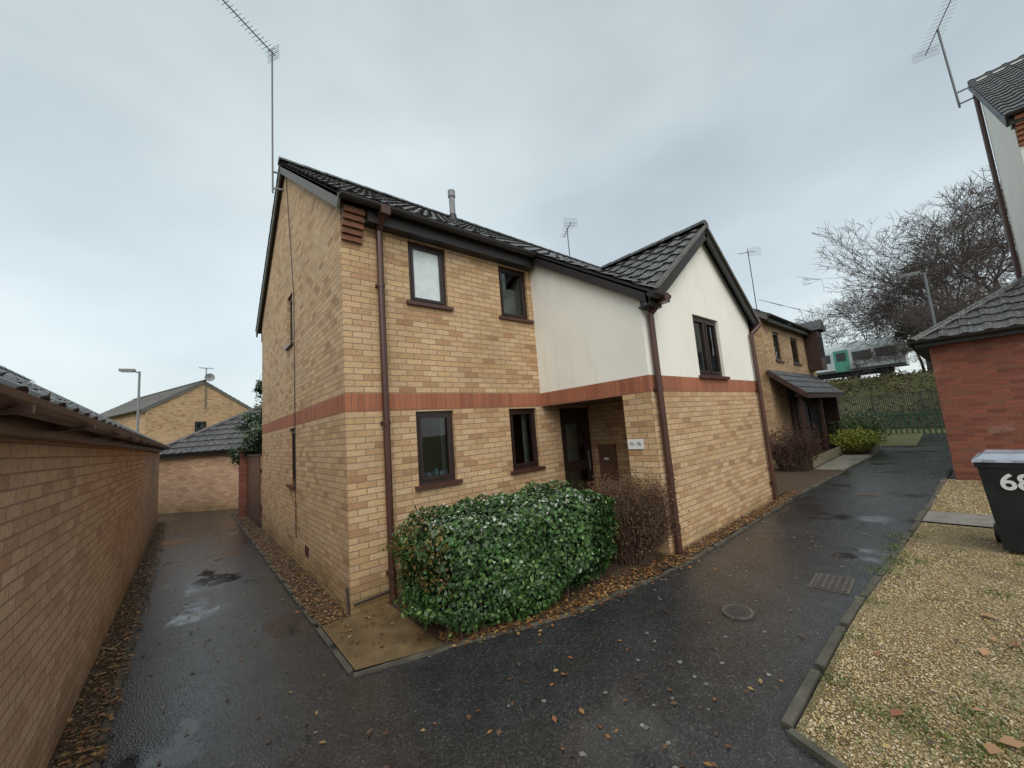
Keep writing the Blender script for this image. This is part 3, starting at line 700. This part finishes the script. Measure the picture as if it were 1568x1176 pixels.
R_=empty('green_railing_fence'); mb=MB()
y=-4.6
while y<3.6:
    mb.box(25.4,25.44,y,y+.07,.15,1.35,M_dkgreen); y+=.19
mb.box(25.44,25.48,-4.6,3.6,.45,.53,M_dkgreen); mb.box(25.44,25.48,-4.6,3.6,1.05,1.13,M_dkgreen)
mb.done('pales_and_rails',R_)
CR=3.7
bm=bmesh.new(); nx,ny=30,60; gv=[]
def ez(x): return .1+CR*sst(28,43,x)
for i in range(nx+1):
    x=27+26*i/nx; row=[]
    for j in range(ny+1):
        yy=-45+95*j/ny; z=ez(x)+ (noise.noise(V((x*.35,yy*.35,0)))*.35 if i>1 else 0)
        row.append(bm.verts.new((x,yy,z)))
    gv.append(row)
for i in range(nx):
    for j in range(ny): bm.faces.new((gv[i][j],gv[i+1][j],gv[i+1][j+1],gv[i][j+1]))
me=bpy.data.meshes.new('railway_embankment'); bm.to_mesh(me); bm.free(); me.materials.append(M_grass)
for p_ in me.polygons: p_.use_smooth=True
sc.collection.objects.link(bpy.data.objects.new('railway_embankment',me))
BF=empty('boundary_fence'); mb=MB(); MW=simple('fence_wire',(.03,.04,.035),.6)
for i in range(9): mb.box(29,29.06,-7+2*i,-6.94+2*i,0,2.3,MW)
for z in (.3,1.2,2.2): mb.box(29.01,29.04,-7,9.1,z,z+.03,MW)
yy=-7
while yy<9:
    mb.box(29.015,29.03,yy,yy+.035,.2,2.2,MW); yy+=.085
mb.done('posts_and_mesh',BF)
M_trw=simple('train_white',(.70,.75,.76),.35,.08); M_trg=simple('train_green',(.10,.42,.30),.4,.1)
T=empty('train_carriage'); mb=MB(); zt=4.15; x0,x1=46.0,48.7
prof=[(x0,zt+.7),(x0,zt+2.6),(x0+.25,zt+3.1),(x0+.8,zt+3.4),(x1-.8,zt+3.4),(x1-.25,zt+3.1),(x1,zt+2.6),(x1,zt+.7)]
ya,yb=-1.6,20
for i in range(len(prof)-1):
    (xa,za),(xb,zb)=prof[i],prof[i+1]
    mb.poly([(xa,yb,za),(xa,ya,za),(xb,ya,zb),(xb,yb,zb)],M_trw)
mb.poly([(x,ya,z) for x,z in prof],M_trw); mb.poly([(x,yb,z) for x,z in prof[::-1]],M_trw)
yy=ya+.5; k=0
while yy<yb-1.5:
    if k%4==2: mb.box(x0-.02,x0-.001,yy,yy+1.1,zt+.75,zt+2.75,M_trg); mb.box(x0-.03,x0-.02,yy+.2,yy+.9,zt+1.7,zt+2.5,M_glz); yy+=1.35
    else: mb.box(x0-.02,x0-.001,yy,yy+1.35,zt+1.65,zt+2.45,M_glz); yy+=1.6
    k+=1
mb.box(x0-.015,x0-.001,ya+.1,yb,zt+.72,zt+.9,M_glz)
mb.done('body',T)
mb=MB()
for yy in (-.1,2.2,16,18.4):
    for xx in (x0+.4,x1-.4): mb.tube((xx-.08,yy,zt+.35),(xx+.08,yy,zt+.35),.42,.42,16,M_iron)
mb.box(x0+.2,x1-.2,ya+1,yb-1,zt+.3,zt+.7,M_dark); mb.done('bogies',T)

# ---------------------------------------------------------------- wheelie bin
B_=empty('wheelie_bin'); bx,by,bz=5.12,-4.60,gz(5)+.02
mb=MB(); mb.fr=Matrix.Translation((bx,by,bz))@Matrix.Rotation(-math.radians(4),4,'Z')
def frus(y0a,y1a,x0a,x1a,za,y0b,y1b,x0b,x1b,zb,mat):
    a=[(x0a,y1a,za),(x1a,y1a,za),(x1a,y0a,za),(x0a,y0a,za)]; b=[(x0b,y1b,zb),(x1b,y1b,zb),(x1b,y0b,zb),(x0b,y0b,zb)]
    mb.poly(a[::-1],mat); mb.poly(b,mat)
    for i in range(4): j=(i+1)%4; mb.poly([a[i],a[j],b[j],b[i]],mat)
frus(-.06,-.52,.06,.50,.04,.0,-.58,.0,.62,.92,M_bin)
frus(.015,-.595,-.015,.635,.90,.015,-.595,-.015,.635,.95,M_bin)
mb.box(.40,.55,-.58,-.555,.0,.12,M_bin)
mb.done('body',B_); fr_=mb.fr
mb=MB(); mb.fr=fr_
frus(.03,-.61,-.035,.68,.955,.02,-.60,-.02,.68,.985,M_binlid)
frus(.0,-.58,.03,.66,.985,-.05,-.53,.12,.60,1.03,M_binlid)
mb.box(.66,.74,-.5,-.08,.93,.965,M_bin)
for k in range(3): mb.box(-.045,-.02,-.14-.2*k,-.06-.2*k,.955,.98,M_binlid)
mb.done('lid',B_,)
mb=MB(); mb.fr=fr_
for yy in (-.02,-.56): mb.tube((.55,yy-.03,.1),(.55,yy+.03,.1),.10,.10,20,M_black)
mb.done('wheels',B_)
tl=fr_@V((.002,-.245,.745)); text('number','68',.23,M_white,tl,(math.radians(90+3.9),0,-math.pi/2-math.radians(4)),B_,.005)

# ---------------------------------------------------------------- vegetation helpers
def leaves(name,centers,normals,size,cols,mat,parent=None,asp=.55):
    n=len(centers); nr=normals+rng.normal(0,.55,(n,3)); nr/=np.linalg.norm(nr,axis=1)[:,None]
    t=rng.normal(0,1,(n,3)); t-= (t*nr).sum(1)[:,None]*nr; t/=np.linalg.norm(t,axis=1)[:,None]; b=np.cross(nr,t)
    s=(size*rng.uniform(.6,1.3,n))[:,None]
    v=np.empty((n,4,3)); v[:,0]=centers-t*s; v[:,1]=centers+b*s*asp+nr*s*.15; v[:,2]=centers+t*s; v[:,3]=centers-b*s*asp+nr*s*.15
    return npmesh(name,v.reshape(-1,3),np.arange(n*4).reshape(-1,4),mat,cols,parent)
def palette(n,cs,ws=None,j=.2):
    cs=np.array(cs); idx=rng.choice(len(cs),n,p=ws); c=cs[idx]*rng.uniform(1-j,1+j,(n,1)); return c

HG=empty('privet_hedge')
hc=np.array([1.37,-1.18]); hdir=np.array([1.0,-.29]); hdir/=np.linalg.norm(hdir); hper=np.array([-hdir[1],hdir[0]])
def hedge_pts(n,p=4.2):
    d=rng.normal(0,1,(n,3)); d/=np.linalg.norm(d,axis=1)[:,None]
    k=(np.abs(d[:,0])**p+np.abs(d[:,1])**p+np.abs(d[:,2])**p)**(-1/p)
    P=d*k[:,None]; nrm=np.sign(d)*np.abs(P)**(p-1); nrm/=np.linalg.norm(nrm,axis=1)[:,None]
    return P,nrm
n=44000
P_,nr_=hedge_pts(n)
dep=1-rng.random(n)**2.2*.16+ (rng.random(n)<.05)*rng.random(n)*.12
def bulf(p): return noise.noise(V((p[0]*2.6,p[1]*1.6,p[2]*1.9)))*.19+noise.noise(V((p[0]*7,p[1]*5,p[2]*5)))*.10
bul=np.array([bulf(p) for p in P_])
Q=P_*(dep+bul)[:,None]
taper=np.where(Q[:,2]<0,1+Q[:,2]*.08,1)
lx,ly,hz=1.10,.60,.55
Xl=Q[:,0]*lx*taper; Yl=Q[:,1]*ly*taper
C3=np.stack([hc[0]+hdir[0]*Xl+hper[0]*Yl, hc[1]+hdir[1]*Xl+hper[1]*Yl, .555+Q[:,2]*hz+.12*(Xl/lx*.5+.3)],1)
N3=np.stack([hdir[0]*nr_[:,0]+hper[0]*nr_[:,1],hdir[1]*nr_[:,0]+hper[1]*nr_[:,1],nr_[:,2]],1)
cols=palette(n,[(.020,.052,.014),(.035,.085,.022),(.055,.125,.03),(.10,.17,.04),(.24,.30,.22)],[.3,.36,.22,.11,.01])
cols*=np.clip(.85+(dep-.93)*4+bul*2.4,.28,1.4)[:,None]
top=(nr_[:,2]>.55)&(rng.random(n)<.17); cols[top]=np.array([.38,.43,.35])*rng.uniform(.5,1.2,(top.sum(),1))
leftb=(Q[:,0]<-.75)&(Q[:,2]>-.1)&(rng.random(n)<.30); cols[leftb]=np.array([.20,.13,.04])
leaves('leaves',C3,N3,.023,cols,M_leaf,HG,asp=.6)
bm=bmesh.new(); bmesh.ops.create_icosphere(bm,subdivisions=4,radius=1)
for v in bm.verts:
    d=v.co.normalized(); k=(abs(d.x)**4.2+abs(d.y)**4.2+abs(d.z)**4.2)**(-1/4.2); p_=d*k
    q=p_*(.83+noise.noise(V((p_.x*2.6,p_.y*1.6,p_.z*1.9)))*.19); tp=1+q.z*.08 if q.z<0 else 1
    v.co=V((hc[0]+hdir[0]*q.x*lx*tp+hper[0]*q.y*ly*tp,hc[1]+hdir[1]*q.x*lx*tp+hper[1]*q.y*ly*tp,.555+q.z*hz+.12*(q.x*.5+.3)))
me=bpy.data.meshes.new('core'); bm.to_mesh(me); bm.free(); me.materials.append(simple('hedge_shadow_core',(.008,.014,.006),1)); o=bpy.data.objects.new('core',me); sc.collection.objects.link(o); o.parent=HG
mb=MB()
for i in range(90):
    a_=random.uniform(-.85,.85)*lx;b_=random.uniform(-.8,.8)*ly
    x=hc[0]+hdir[0]*a_+hper[0]*b_;y=hc[1]+hdir[1]*a_+hper[1]*b_
    mb.tube((x,y,gz(x)),(x+random.uniform(-.1,.1),y+random.uniform(-.1,.1),.5),.008,.004,4,M_btwig,cap=False)
mb.done('stems',HG)

def twigbush(name,c,rad,h,n,mat,leafcols=None,nl=0,ls=.02,seg=4,lm=None):
    e=empty(name); mb=MB(); tips=[]
    for i in range(n):
        t=random.uniform(0,2*math.pi); q=math.sqrt(random.random())
        p=V((c[0]+math.cos(t)*q*rad*.6,c[1]+math.sin(t)*q*rad*.6,c[2]))
        d=V((math.cos(t)*q*.5+random.gauss(0,.2),math.sin(t)*q*.5+random.gauss(0,.2),1.3)).normalized(); r_=.006
        L_=h*random.uniform(.6,1.02)/seg
        for s_ in range(seg):
            p2=p+d*L_
            mb.tube(p,p2,r_,r_*.75,3,mat,cap=False); tips.append(p2.copy())
            if s_>0:
                for _ in range(2):
                    dd_=(d+V((random.gauss(0,.7),random.gauss(0,.7),random.gauss(0,.4)))).normalized(); q2=p2+dd_*L_*.55
                    mb.tube(p2,q2,r_*.5,r_*.3,3,mat,cap=False); tips.append(q2)
            p=p2; d=(d+V((random.gauss(0,.3),random.gauss(0,.3),random.gauss(0,.12)))).normalized(); r_*=.75
            if (p-V(c)).xy.length>rad: d.x*=-.3; d.y*=-.3; d.normalize()
    mb.done('twigs',e)
    if nl:
        T_=np.array([tuple(t) for t in tips]); idx=rng.integers(0,len(T_),nl)
        C_=T_[idx]+rng.normal(0,.035,(nl,3)); nn=rng.normal(0,1,(nl,3))
        leaves('leaves',C_,nn,ls,palette(nl,leafcols),lm or M_leaf,e)
    return e
twigbush('deciduous_shrub',(2.84,-1.72,gz(2.8)),.40,.98,520,M_btwig,[(.10,.055,.03),(.06,.035,.02),(.14,.075,.04)],13000,.015,lm=M_scrub)
twigbush('deciduous_shrub',(11.2,-1.35,.19),.55,1.15,260,M_btwig,[(.08,.04,.03),(.05,.03,.025)],5000,.025,lm=M_scrub)
twigbush('evergreen_shrub',(15.9,-1.95,.19),.6,.8,120,M_bark,[(.28,.32,.03),(.45,.46,.06),(.15,.2,.03)],6000,.03)
twigbush('evergreen_shrub',(17.5,-1.8,.19),.8,1.1,120,M_bark,[(.06,.10,.03),(.09,.14,.04)],6000,.035)
twigbush('evergreen_shrub',(20.5,-1.2,.19),.9,1.2,120,M_bark,[(.05,.07,.03),(.10,.13,.04),(.2,.2,.05)],6000,.04)

def leaftree(name,base,h,lobes,nleaf,cols,size,trunk=.07,mat=None):
    e=empty(name); mb=MB(); b0=V(base); t_=b0+V((0,0,h*.45)); mb.tube(b0,t_,trunk,trunk*.7,8,M_bark)
    for c_,r_ in lobes: mb.tube(t_,V(c_),trunk*.5,trunk*.15,5,M_bark,cap=False)
    mb.done('trunk_and_limbs',e)
    C_=[];Nn=[];S=[]
    per=nleaf//len(lobes)
    for c_,r_ in lobes:
        ncl=26
        d=rng.normal(0,1,(ncl,3)); d/=np.linalg.norm(d,axis=1)[:,None]; cc=np.array(c_)+d*(rng.random((ncl,1))**.5)*r_
        k=rng.integers(0,ncl,per); pts=cc[k]+rng.normal(0,r_*.16,(per,3)); C_.append(pts); Nn.append(d[k]); S.append(rng.uniform(.5,1.3,ncl)[k]*np.clip(.8+.5*d[k][:,2],.4,1.3))
    C_=np.concatenate(C_);Nn=np.concatenate(Nn);S=np.concatenate(S)
    cl=palette(len(C_),cols)*S[:,None]
    leaves('leaves',C_,Nn,size,cl,mat or M_leaf,e)
leaftree('evergreen_tree',(.75,8.9,0),4.0,[((.25,8.7,2.2),.48),((.5,9.0,3.1),.5),((.1,9.1,2.7),.4),((.65,9.0,3.9),.38),((.05,9.1,2.0),.32),((-.2,9.6,1.72),.28),((.5,8.4,2.4),.5),((.35,8.9,3.75),.25)],9000,[(.045,.085,.035),(.08,.13,.06),(.03,.06,.025),(.13,.17,.09)],.04)

def baretree(name,base,h,seed,r0=.2,maxseg=8500,spread=.5,mat=M_twig,thick=1.0):
    rd=random.Random(seed); Vs=[];Fs=[]
    def seg(p,q,ra,rb):
        d=(q-p).normalized(); a=d.orthogonal().normalized(); b=d.cross(a); i0=len(Vs)
        for c_,r_ in ((p,ra),(q,rb)):
            for k in range(3):
                t=2.094*k; w_=c_+(a*math.cos(t)+b*math.sin(t))*r_; Vs.append(tuple(w_))
        for k in range(3): j=(k+1)%3; Fs.append((i0+k,i0+j,i0+3+j,i0+3+k))
    cnt=0
    stack=[(V(base),V((0,0,1)),h*.27,r0,0)]
    while stack and cnt<maxseg:
        p,d,l,r_,dep=stack.pop(0)
        ns=2 if dep<4 else 1; pp=p
        for s_ in range(ns):
            d=(d+V((rd.gauss(0,.13),rd.gauss(0,.13),rd.gauss(0,.08)+.04))).normalized(); q=pp+d*l/ns
            seg(pp,q,max(r_*(1-.2*s_/ns),.012*thick),max(r_*(1-.2*(s_+1)/ns),.010*thick)); cnt+=1; pp=q
        if dep<8:
            nb_=rd.choice((2,3,3)) if dep<6 else rd.choice((2,3))
            for k in range(nb_):
                dd_=(d+V((rd.gauss(0,spread),rd.gauss(0,spread),rd.gauss(0,spread*.7)))).normalized()
                stack.append((pp,dd_,l*rd.uniform(.66,.88),r_*rd.uniform(.5,.7),dep+1))
    e=empty(name); npmesh('trunk_and_branches',np.array(Vs),np.array(Fs),mat,None,e); return e
for i,(x,y,z,h,s_) in enumerate([(40,-7.2,3.2,12.5,1),(44,-5.0,3.6,10.5,2),(38,-9.6,3,14,3),(44,-2.6,3.6,8,4),(36,-4.0,2.6,6.5,5),(51,3.8,3.7,8,6),(51,.6,3.7,8.5,7),(37,-2.2,2.6,3.8,8),(48,-9,3.6,15,9),(52,-3,3.7,9.5,10),(51,6.8,3.7,8,11),(33,-6.3,1.3,7.5,12),(42,-6.2,3.3,9.5,13),(46,-7.5,3.6,14,14),(45,-4.0,3.6,9.5,15),(40,-5.4,3.2,8.5,16)]):
    baretree('bare_tree',(x,y,z),h,s_,r0=h*.015,thick=max(.6,h*.085))
leaftree('ivy_covered_tree',(43,-3.0,3.4),6,[((43,-2.6,7.3),1.3),((43,-3.8,7.4),1.6),((44,-5.2,8.0),1.7),((43,-4.5,5.6),1.5)],9000,[(.05,.055,.03),(.07,.07,.04),(.035,.045,.025)],.10,.2,mat=M_scrub)
n=16000
cl_=rng.integers(0,160,n); cx=rng.uniform(29,45,160);cy=rng.uniform(-14,13,160)
hh_=np.where((cx>38),.35,1.0)[cl_]
X_=cx[cl_]+rng.normal(0,.7,n);Y_=cy[cl_]+rng.normal(0,.7,n)
Z_=np.array([ez(x) for x in X_])+rng.random(n)**1.5*hh_
shade=rng.uniform(.6,1.5,160)[cl_]
leaves('embankment_scrub',np.stack([X_,Y_,Z_],1),np.tile([0,0,1.],(n,1)),.11,palette(n,[(.10,.09,.045),(.08,.10,.035),(.16,.14,.06),(.12,.08,.05)])*shade[:,None],M_scrub)

mb=MB()
for i in range(26): mb.box(12.0+i*.15,12.12+i*.15,-1.62,-1.58,.18,.45+.01*(i%3),M_paltim)
e=empty('low_picket_border'); mb.done('pickets',e)
mb=MB(); pts=[V((14.9,-.1,6.0)).lerp(V((60,2.0,13.2)),i/12)-V((0,0,.8*math.sin(math.pi*i/12))) for i in range(13)]
for a_,b_ in zip(pts[:-1],pts[1:]): mb.tube(a_,b_,.007,.02,4,M_alu,cap=False)
mb.done('overhead_cable')

# ---------------------------------------------------------------- pebbles
def inpoly(x,y,poly):
    r_=np.zeros(len(x),bool); n_=len(poly)
    for i in range(n_):
        x1,y1=poly[i];x2,y2=poly[(i+1)%n_]
        c_=((y1>y)!=(y2>y))&(x<(x2-x1)*(y-y1)/(y2-y1+1e-12)+x1); r_^=c_
    return r_
gzv=lambda x:.19*(lambda t:t*t*(3-2*t))(np.clip((x-.1)/3,0,1))
def pebbles(name,x,y,size,pal,zoff,parent=None):
    n=len(x); base=np.array([(1,0,0),(-1,0,0),(0,1,0),(0,-1,0),(0,0,1),(0,0,-1)],float)
    s=size*rng.uniform(.5,1.4,(n,1)); sc3=np.stack([rng.uniform(.8,1.3,n),rng.uniform(.6,1,n),rng.uniform(.4,.65,n)],1)*s
    th=rng.uniform(0,6.283,n); v=base[None]*sc3[:,None,:]*rng.uniform(.75,1.15,(n,6,1))
    c_,s_=np.cos(th)[:,None],np.sin(th)[:,None]; vx=v[:,:,0]*c_-v[:,:,1]*s_; vy=v[:,:,0]*s_+v[:,:,1]*c_
    W_=np.stack([vx+x[:,None],vy+y[:,None],v[:,:,2]+(gzv(x)+zoff)[:,None]],2)
    f=np.array([(0,2,4),(2,1,4),(1,3,4),(3,0,4),(2,0,5),(1,2,5),(3,1,5),(0,3,5)])
    F_=(f[None]+np.arange(n)[:,None,None]*6).reshape(-1,3)
    cl=np.repeat(palette(n,pal),8,0)
    o=npmesh(name,W_.reshape(-1,3),F_,M_stone,cl,parent)
    o.data.polygons.foreach_set('use_smooth',[True]*len(F_)); return o
gp=[(1.30,-3.80),(6.28,-4.03),(6.28,-7),(.95,-7),(1.08,-4.4)]
n=60000; x=1+rng.random(n)**1.7*5.3; y=-3.78-rng.random(n)**1.4*3.2; k=inpoly(x,y,gp); x,y=x[k],y[k]
dn=np.array([noise.noise(V((a*1.6,b*1.6,3))) for a,b in zip(x,y)]); k=dn<rng.uniform(.0,.42,len(x)); x,y=x[k],y[k]
pal=[(.44,.33,.155),(.34,.24,.10),(.50,.41,.235),(.27,.18,.08),(.56,.50,.36),(.41,.31,.165)]
pebbles('gravel_stones',x,y,.0088,pal,.024)
n=6000; x=rng.uniform(7.1,10.4,n); y=-4.05-rng.random(n)*2.5; pebbles('gravel_stones',x,y,.014,pal,.024)
pal2=[(.26,.19,.10),(.18,.12,.07),(.32,.26,.17),(.13,.09,.05)]
n=3000; x=rng.uniform(-.31,-.01,n); y=rng.random(n)**1.5*9; pebbles('gravel_stones',x,y,.010,pal2,.014)
n=2600; x=rng.uniform(-2.03,-1.84,n); y=-2+rng.random(n)**1.3*12; pebbles('gravel_stones',x,y,.009,pal2,.014)
n=1500; x=rng.uniform(3.3,8.0,n); y=rng.uniform(-2.23,-2.04,n); pebbles('gravel_stones',x,y,.012,pal2,.018)
lx_=[];ly_=[];lz_=[]
def addl(n,fx,fy,z=.012):
    x=fx(n);y=fy(n); lx_.append(x);ly_.append(y);lz_.append(gzv(x)+z+rng.random(n)*.012)
U_=rng.uniform
addl(1500,lambda n:U_(-.33,-.02,n),lambda n:rng.random(n)**1.4*9,.02)
addl(1900,lambda n:U_(-2.03,-1.76,n),lambda n:-1.5+rng.random(n)**1.3*12,.02)
addl(1500,lambda n:U_(3.3,8,n),lambda n:rng.normal(-2.17,.06,n),.025)
addl(1000,lambda n:U_(.45,3.2,n),lambda n:U_(-1.3,-.1,n),.025)
tt=rng.random(1500); q=np.array([(.42,-1.3),(1.5,-1.86),(2.4,-2.1),(3.2,-2.22)]); xx=.42+tt*2.8; yy=np.interp(xx,q[:,0],q[:,1])+rng.normal(.05,.10,1500)
lx_.append(xx);ly_.append(yy);lz_.append(gzv(xx)+.03)
addl(150,lambda n:U_(-1.7,-.4,n),lambda n:U_(-2,9,n),.004)
addl(110,lambda n:U_(-1,6,n),lambda n:U_(-3.7,-2.2,n),.004)
addl(50,lambda n:U_(-.6,1.2,n),lambda n:U_(-3.6,-1.6,n),.004)
addl(110,lambda n:U_(1.3,6,n),lambda n:U_(-6,-3.9,n),.04)
addl(40,lambda n:U_(-.25,.35,n),lambda n:U_(-1.1,-.05,n),.022)
X_=np.concatenate(lx_);Y_=np.concatenate(ly_);Z_=np.concatenate(lz_); n=len(X_)
leaves('fallen_leaves',np.stack([X_,Y_,Z_],1),np.tile([0,0,4.],(n,1)),.022,palette(n,[(.22,.09,.03),(.12,.055,.025),(.28,.14,.05),(.07,.04,.025),(.10,.06,.035),(.34,.22,.08)]),M_dead,asp=.6)
n=26; x=U_(1.5,4,n);y=U_(-5.2,-4,n)
leaves('large_fallen_leaves',np.stack([x,y,gzv(x)+.045],1),np.tile([0,0,3.],(n,1)),.042,palette(n,[(.30,.12,.06),(.22,.10,.05),(.36,.2,.1)]),M_dead,asp=.75)
n=4200; k=rng.integers(0,50,n); wx=np.concatenate([U_(1.2,5.5,24),U_(1.2,2.5,26)]);wy=np.concatenate([U_(-3.95,-3.78,14),U_(-5.5,-4,36)])
x=wx[k]+rng.normal(0,.06,n);y=wy[k]+rng.normal(0,.055,n)
leaves('weeds',np.stack([x,y,gzv(x)+.025+rng.random(n)*.02],1),rng.normal(0,1,(n,3)),.009,palette(n,[(.08,.12,.02),(.14,.18,.04),(.07,.09,.02)]),M_leaf)
sv=[];sf=[];scl=[]
for i in range(75):
    cx=random.uniform(-1.4,6);cy=random.uniform(-3.6,-2.3) if cx>.3 else random.uniform(-3.6,4)
    if cx<.3 and cx>-.4 and cy>-1.3: continue
    r_=random.uniform(.008,.02); i0=len(sv)
    for k in range(8):
        t=k*math.pi/4; rr=r_*random.uniform(.7,1.2); px=cx+math.cos(t)*rr; sv.append((px,cy+math.sin(t)*rr,gz(px)+.004))
    sf.append(tuple(range(i0,i0+8))); scl.append(random.choice([(.18,.18,.165),(.13,.13,.12),(.24,.24,.22)]))
npmesh('lichen_spots',np.array(sv),np.array(sf),M_dead,np.array(scl))

# ---------------------------------------------------------------- world, sun, camera
wd=bpy.data.worlds.new('World'); sc.world=wd; wd.use_nodes=True; nt=wd.node_tree
bg=nt.nodes['Background']; sky=nt.nodes.new('ShaderNodeTexSky'); sky.sky_type='NISHITA'; sky.sun_disc=False
sky.dust_density=4
L(nt,sky.outputs[0],bg.inputs[0]); bg.inputs[1].default_value=.05
b2=nt.nodes.new('ShaderNodeBackground'); tc=nt.nodes.new('ShaderNodeTexCoord')
sx=nt.nodes.new('ShaderNodeSeparateXYZ'); L(nt,tc.outputs['Generated'],sx.inputs[0])
grad=ramp(nt,sx.outputs[2],[(0,(.63,.69,.685)),(.25,(.60,.665,.66)),(.6,(.57,.64,.625)),(1,(.53,.595,.58))])
cl=noi(nt,mapping(nt,tc.outputs['Generated'],(1,1,2.0),loc=(.3,.2,.1)),1.3,4,.5)
colr=mixc(nt,1,grad,ramp(nt,cl,[(.3,(.72,.74,.76)),(.7,g(1.18))]),'MULTIPLY')
L(nt,colr,b2.inputs[0]); b2.inputs[1].default_value=1.0
ad=nt.nodes.new('ShaderNodeAddShader'); L(nt,bg.outputs[0],ad.inputs[0]); L(nt,b2.outputs[0],ad.inputs[1]); L(nt,ad.outputs[0],nt.nodes['World Output'].inputs[0])
sl=bpy.data.lights.new('sun','SUN'); sl.energy=1.5; sl.angle=math.radians(60); sl.color=(1,.97,.92)
so=bpy.data.objects.new('sun',sl); sc.collection.objects.link(so)
dirn=V((-.5,-.8,1.0)).normalized(); so.rotation_euler=dirn.to_track_quat('Z','Y').to_euler()
sky.sun_rotation=math.atan2(dirn.x,dirn.y); sky.sun_elevation=math.asin(dirn.z)

def rotm(a,b,c):
    ca,sa,cb,sb,cc,s2=math.cos(a),math.sin(a),math.cos(b),math.sin(b),math.cos(c),math.sin(c)
    return Matrix(((ca,-sa,0),(sa,ca,0),(0,0,1)))@Matrix(((1,0,0),(0,cb,-sb),(0,sb,cb)))@Matrix(((cc,-s2,0),(s2,cc,0),(0,0,1)))
ca=bpy.data.cameras.new('camera'); ca.sensor_width=36; ca.lens=36*587.8/1568; ca.clip_start=.05; ca.clip_end=1500
co=bpy.data.objects.new('camera',ca); sc.collection.objects.link(co)
co.matrix_world=Matrix.Translation((-1.3894,-4.6577,1.9))@rotm(-.7041388,1.6874978,-.077601).to_4x4()
sc.camera=co
sc.view_settings.view_transform='Standard'; sc.view_settings.look='None'; sc.view_settings.exposure=0
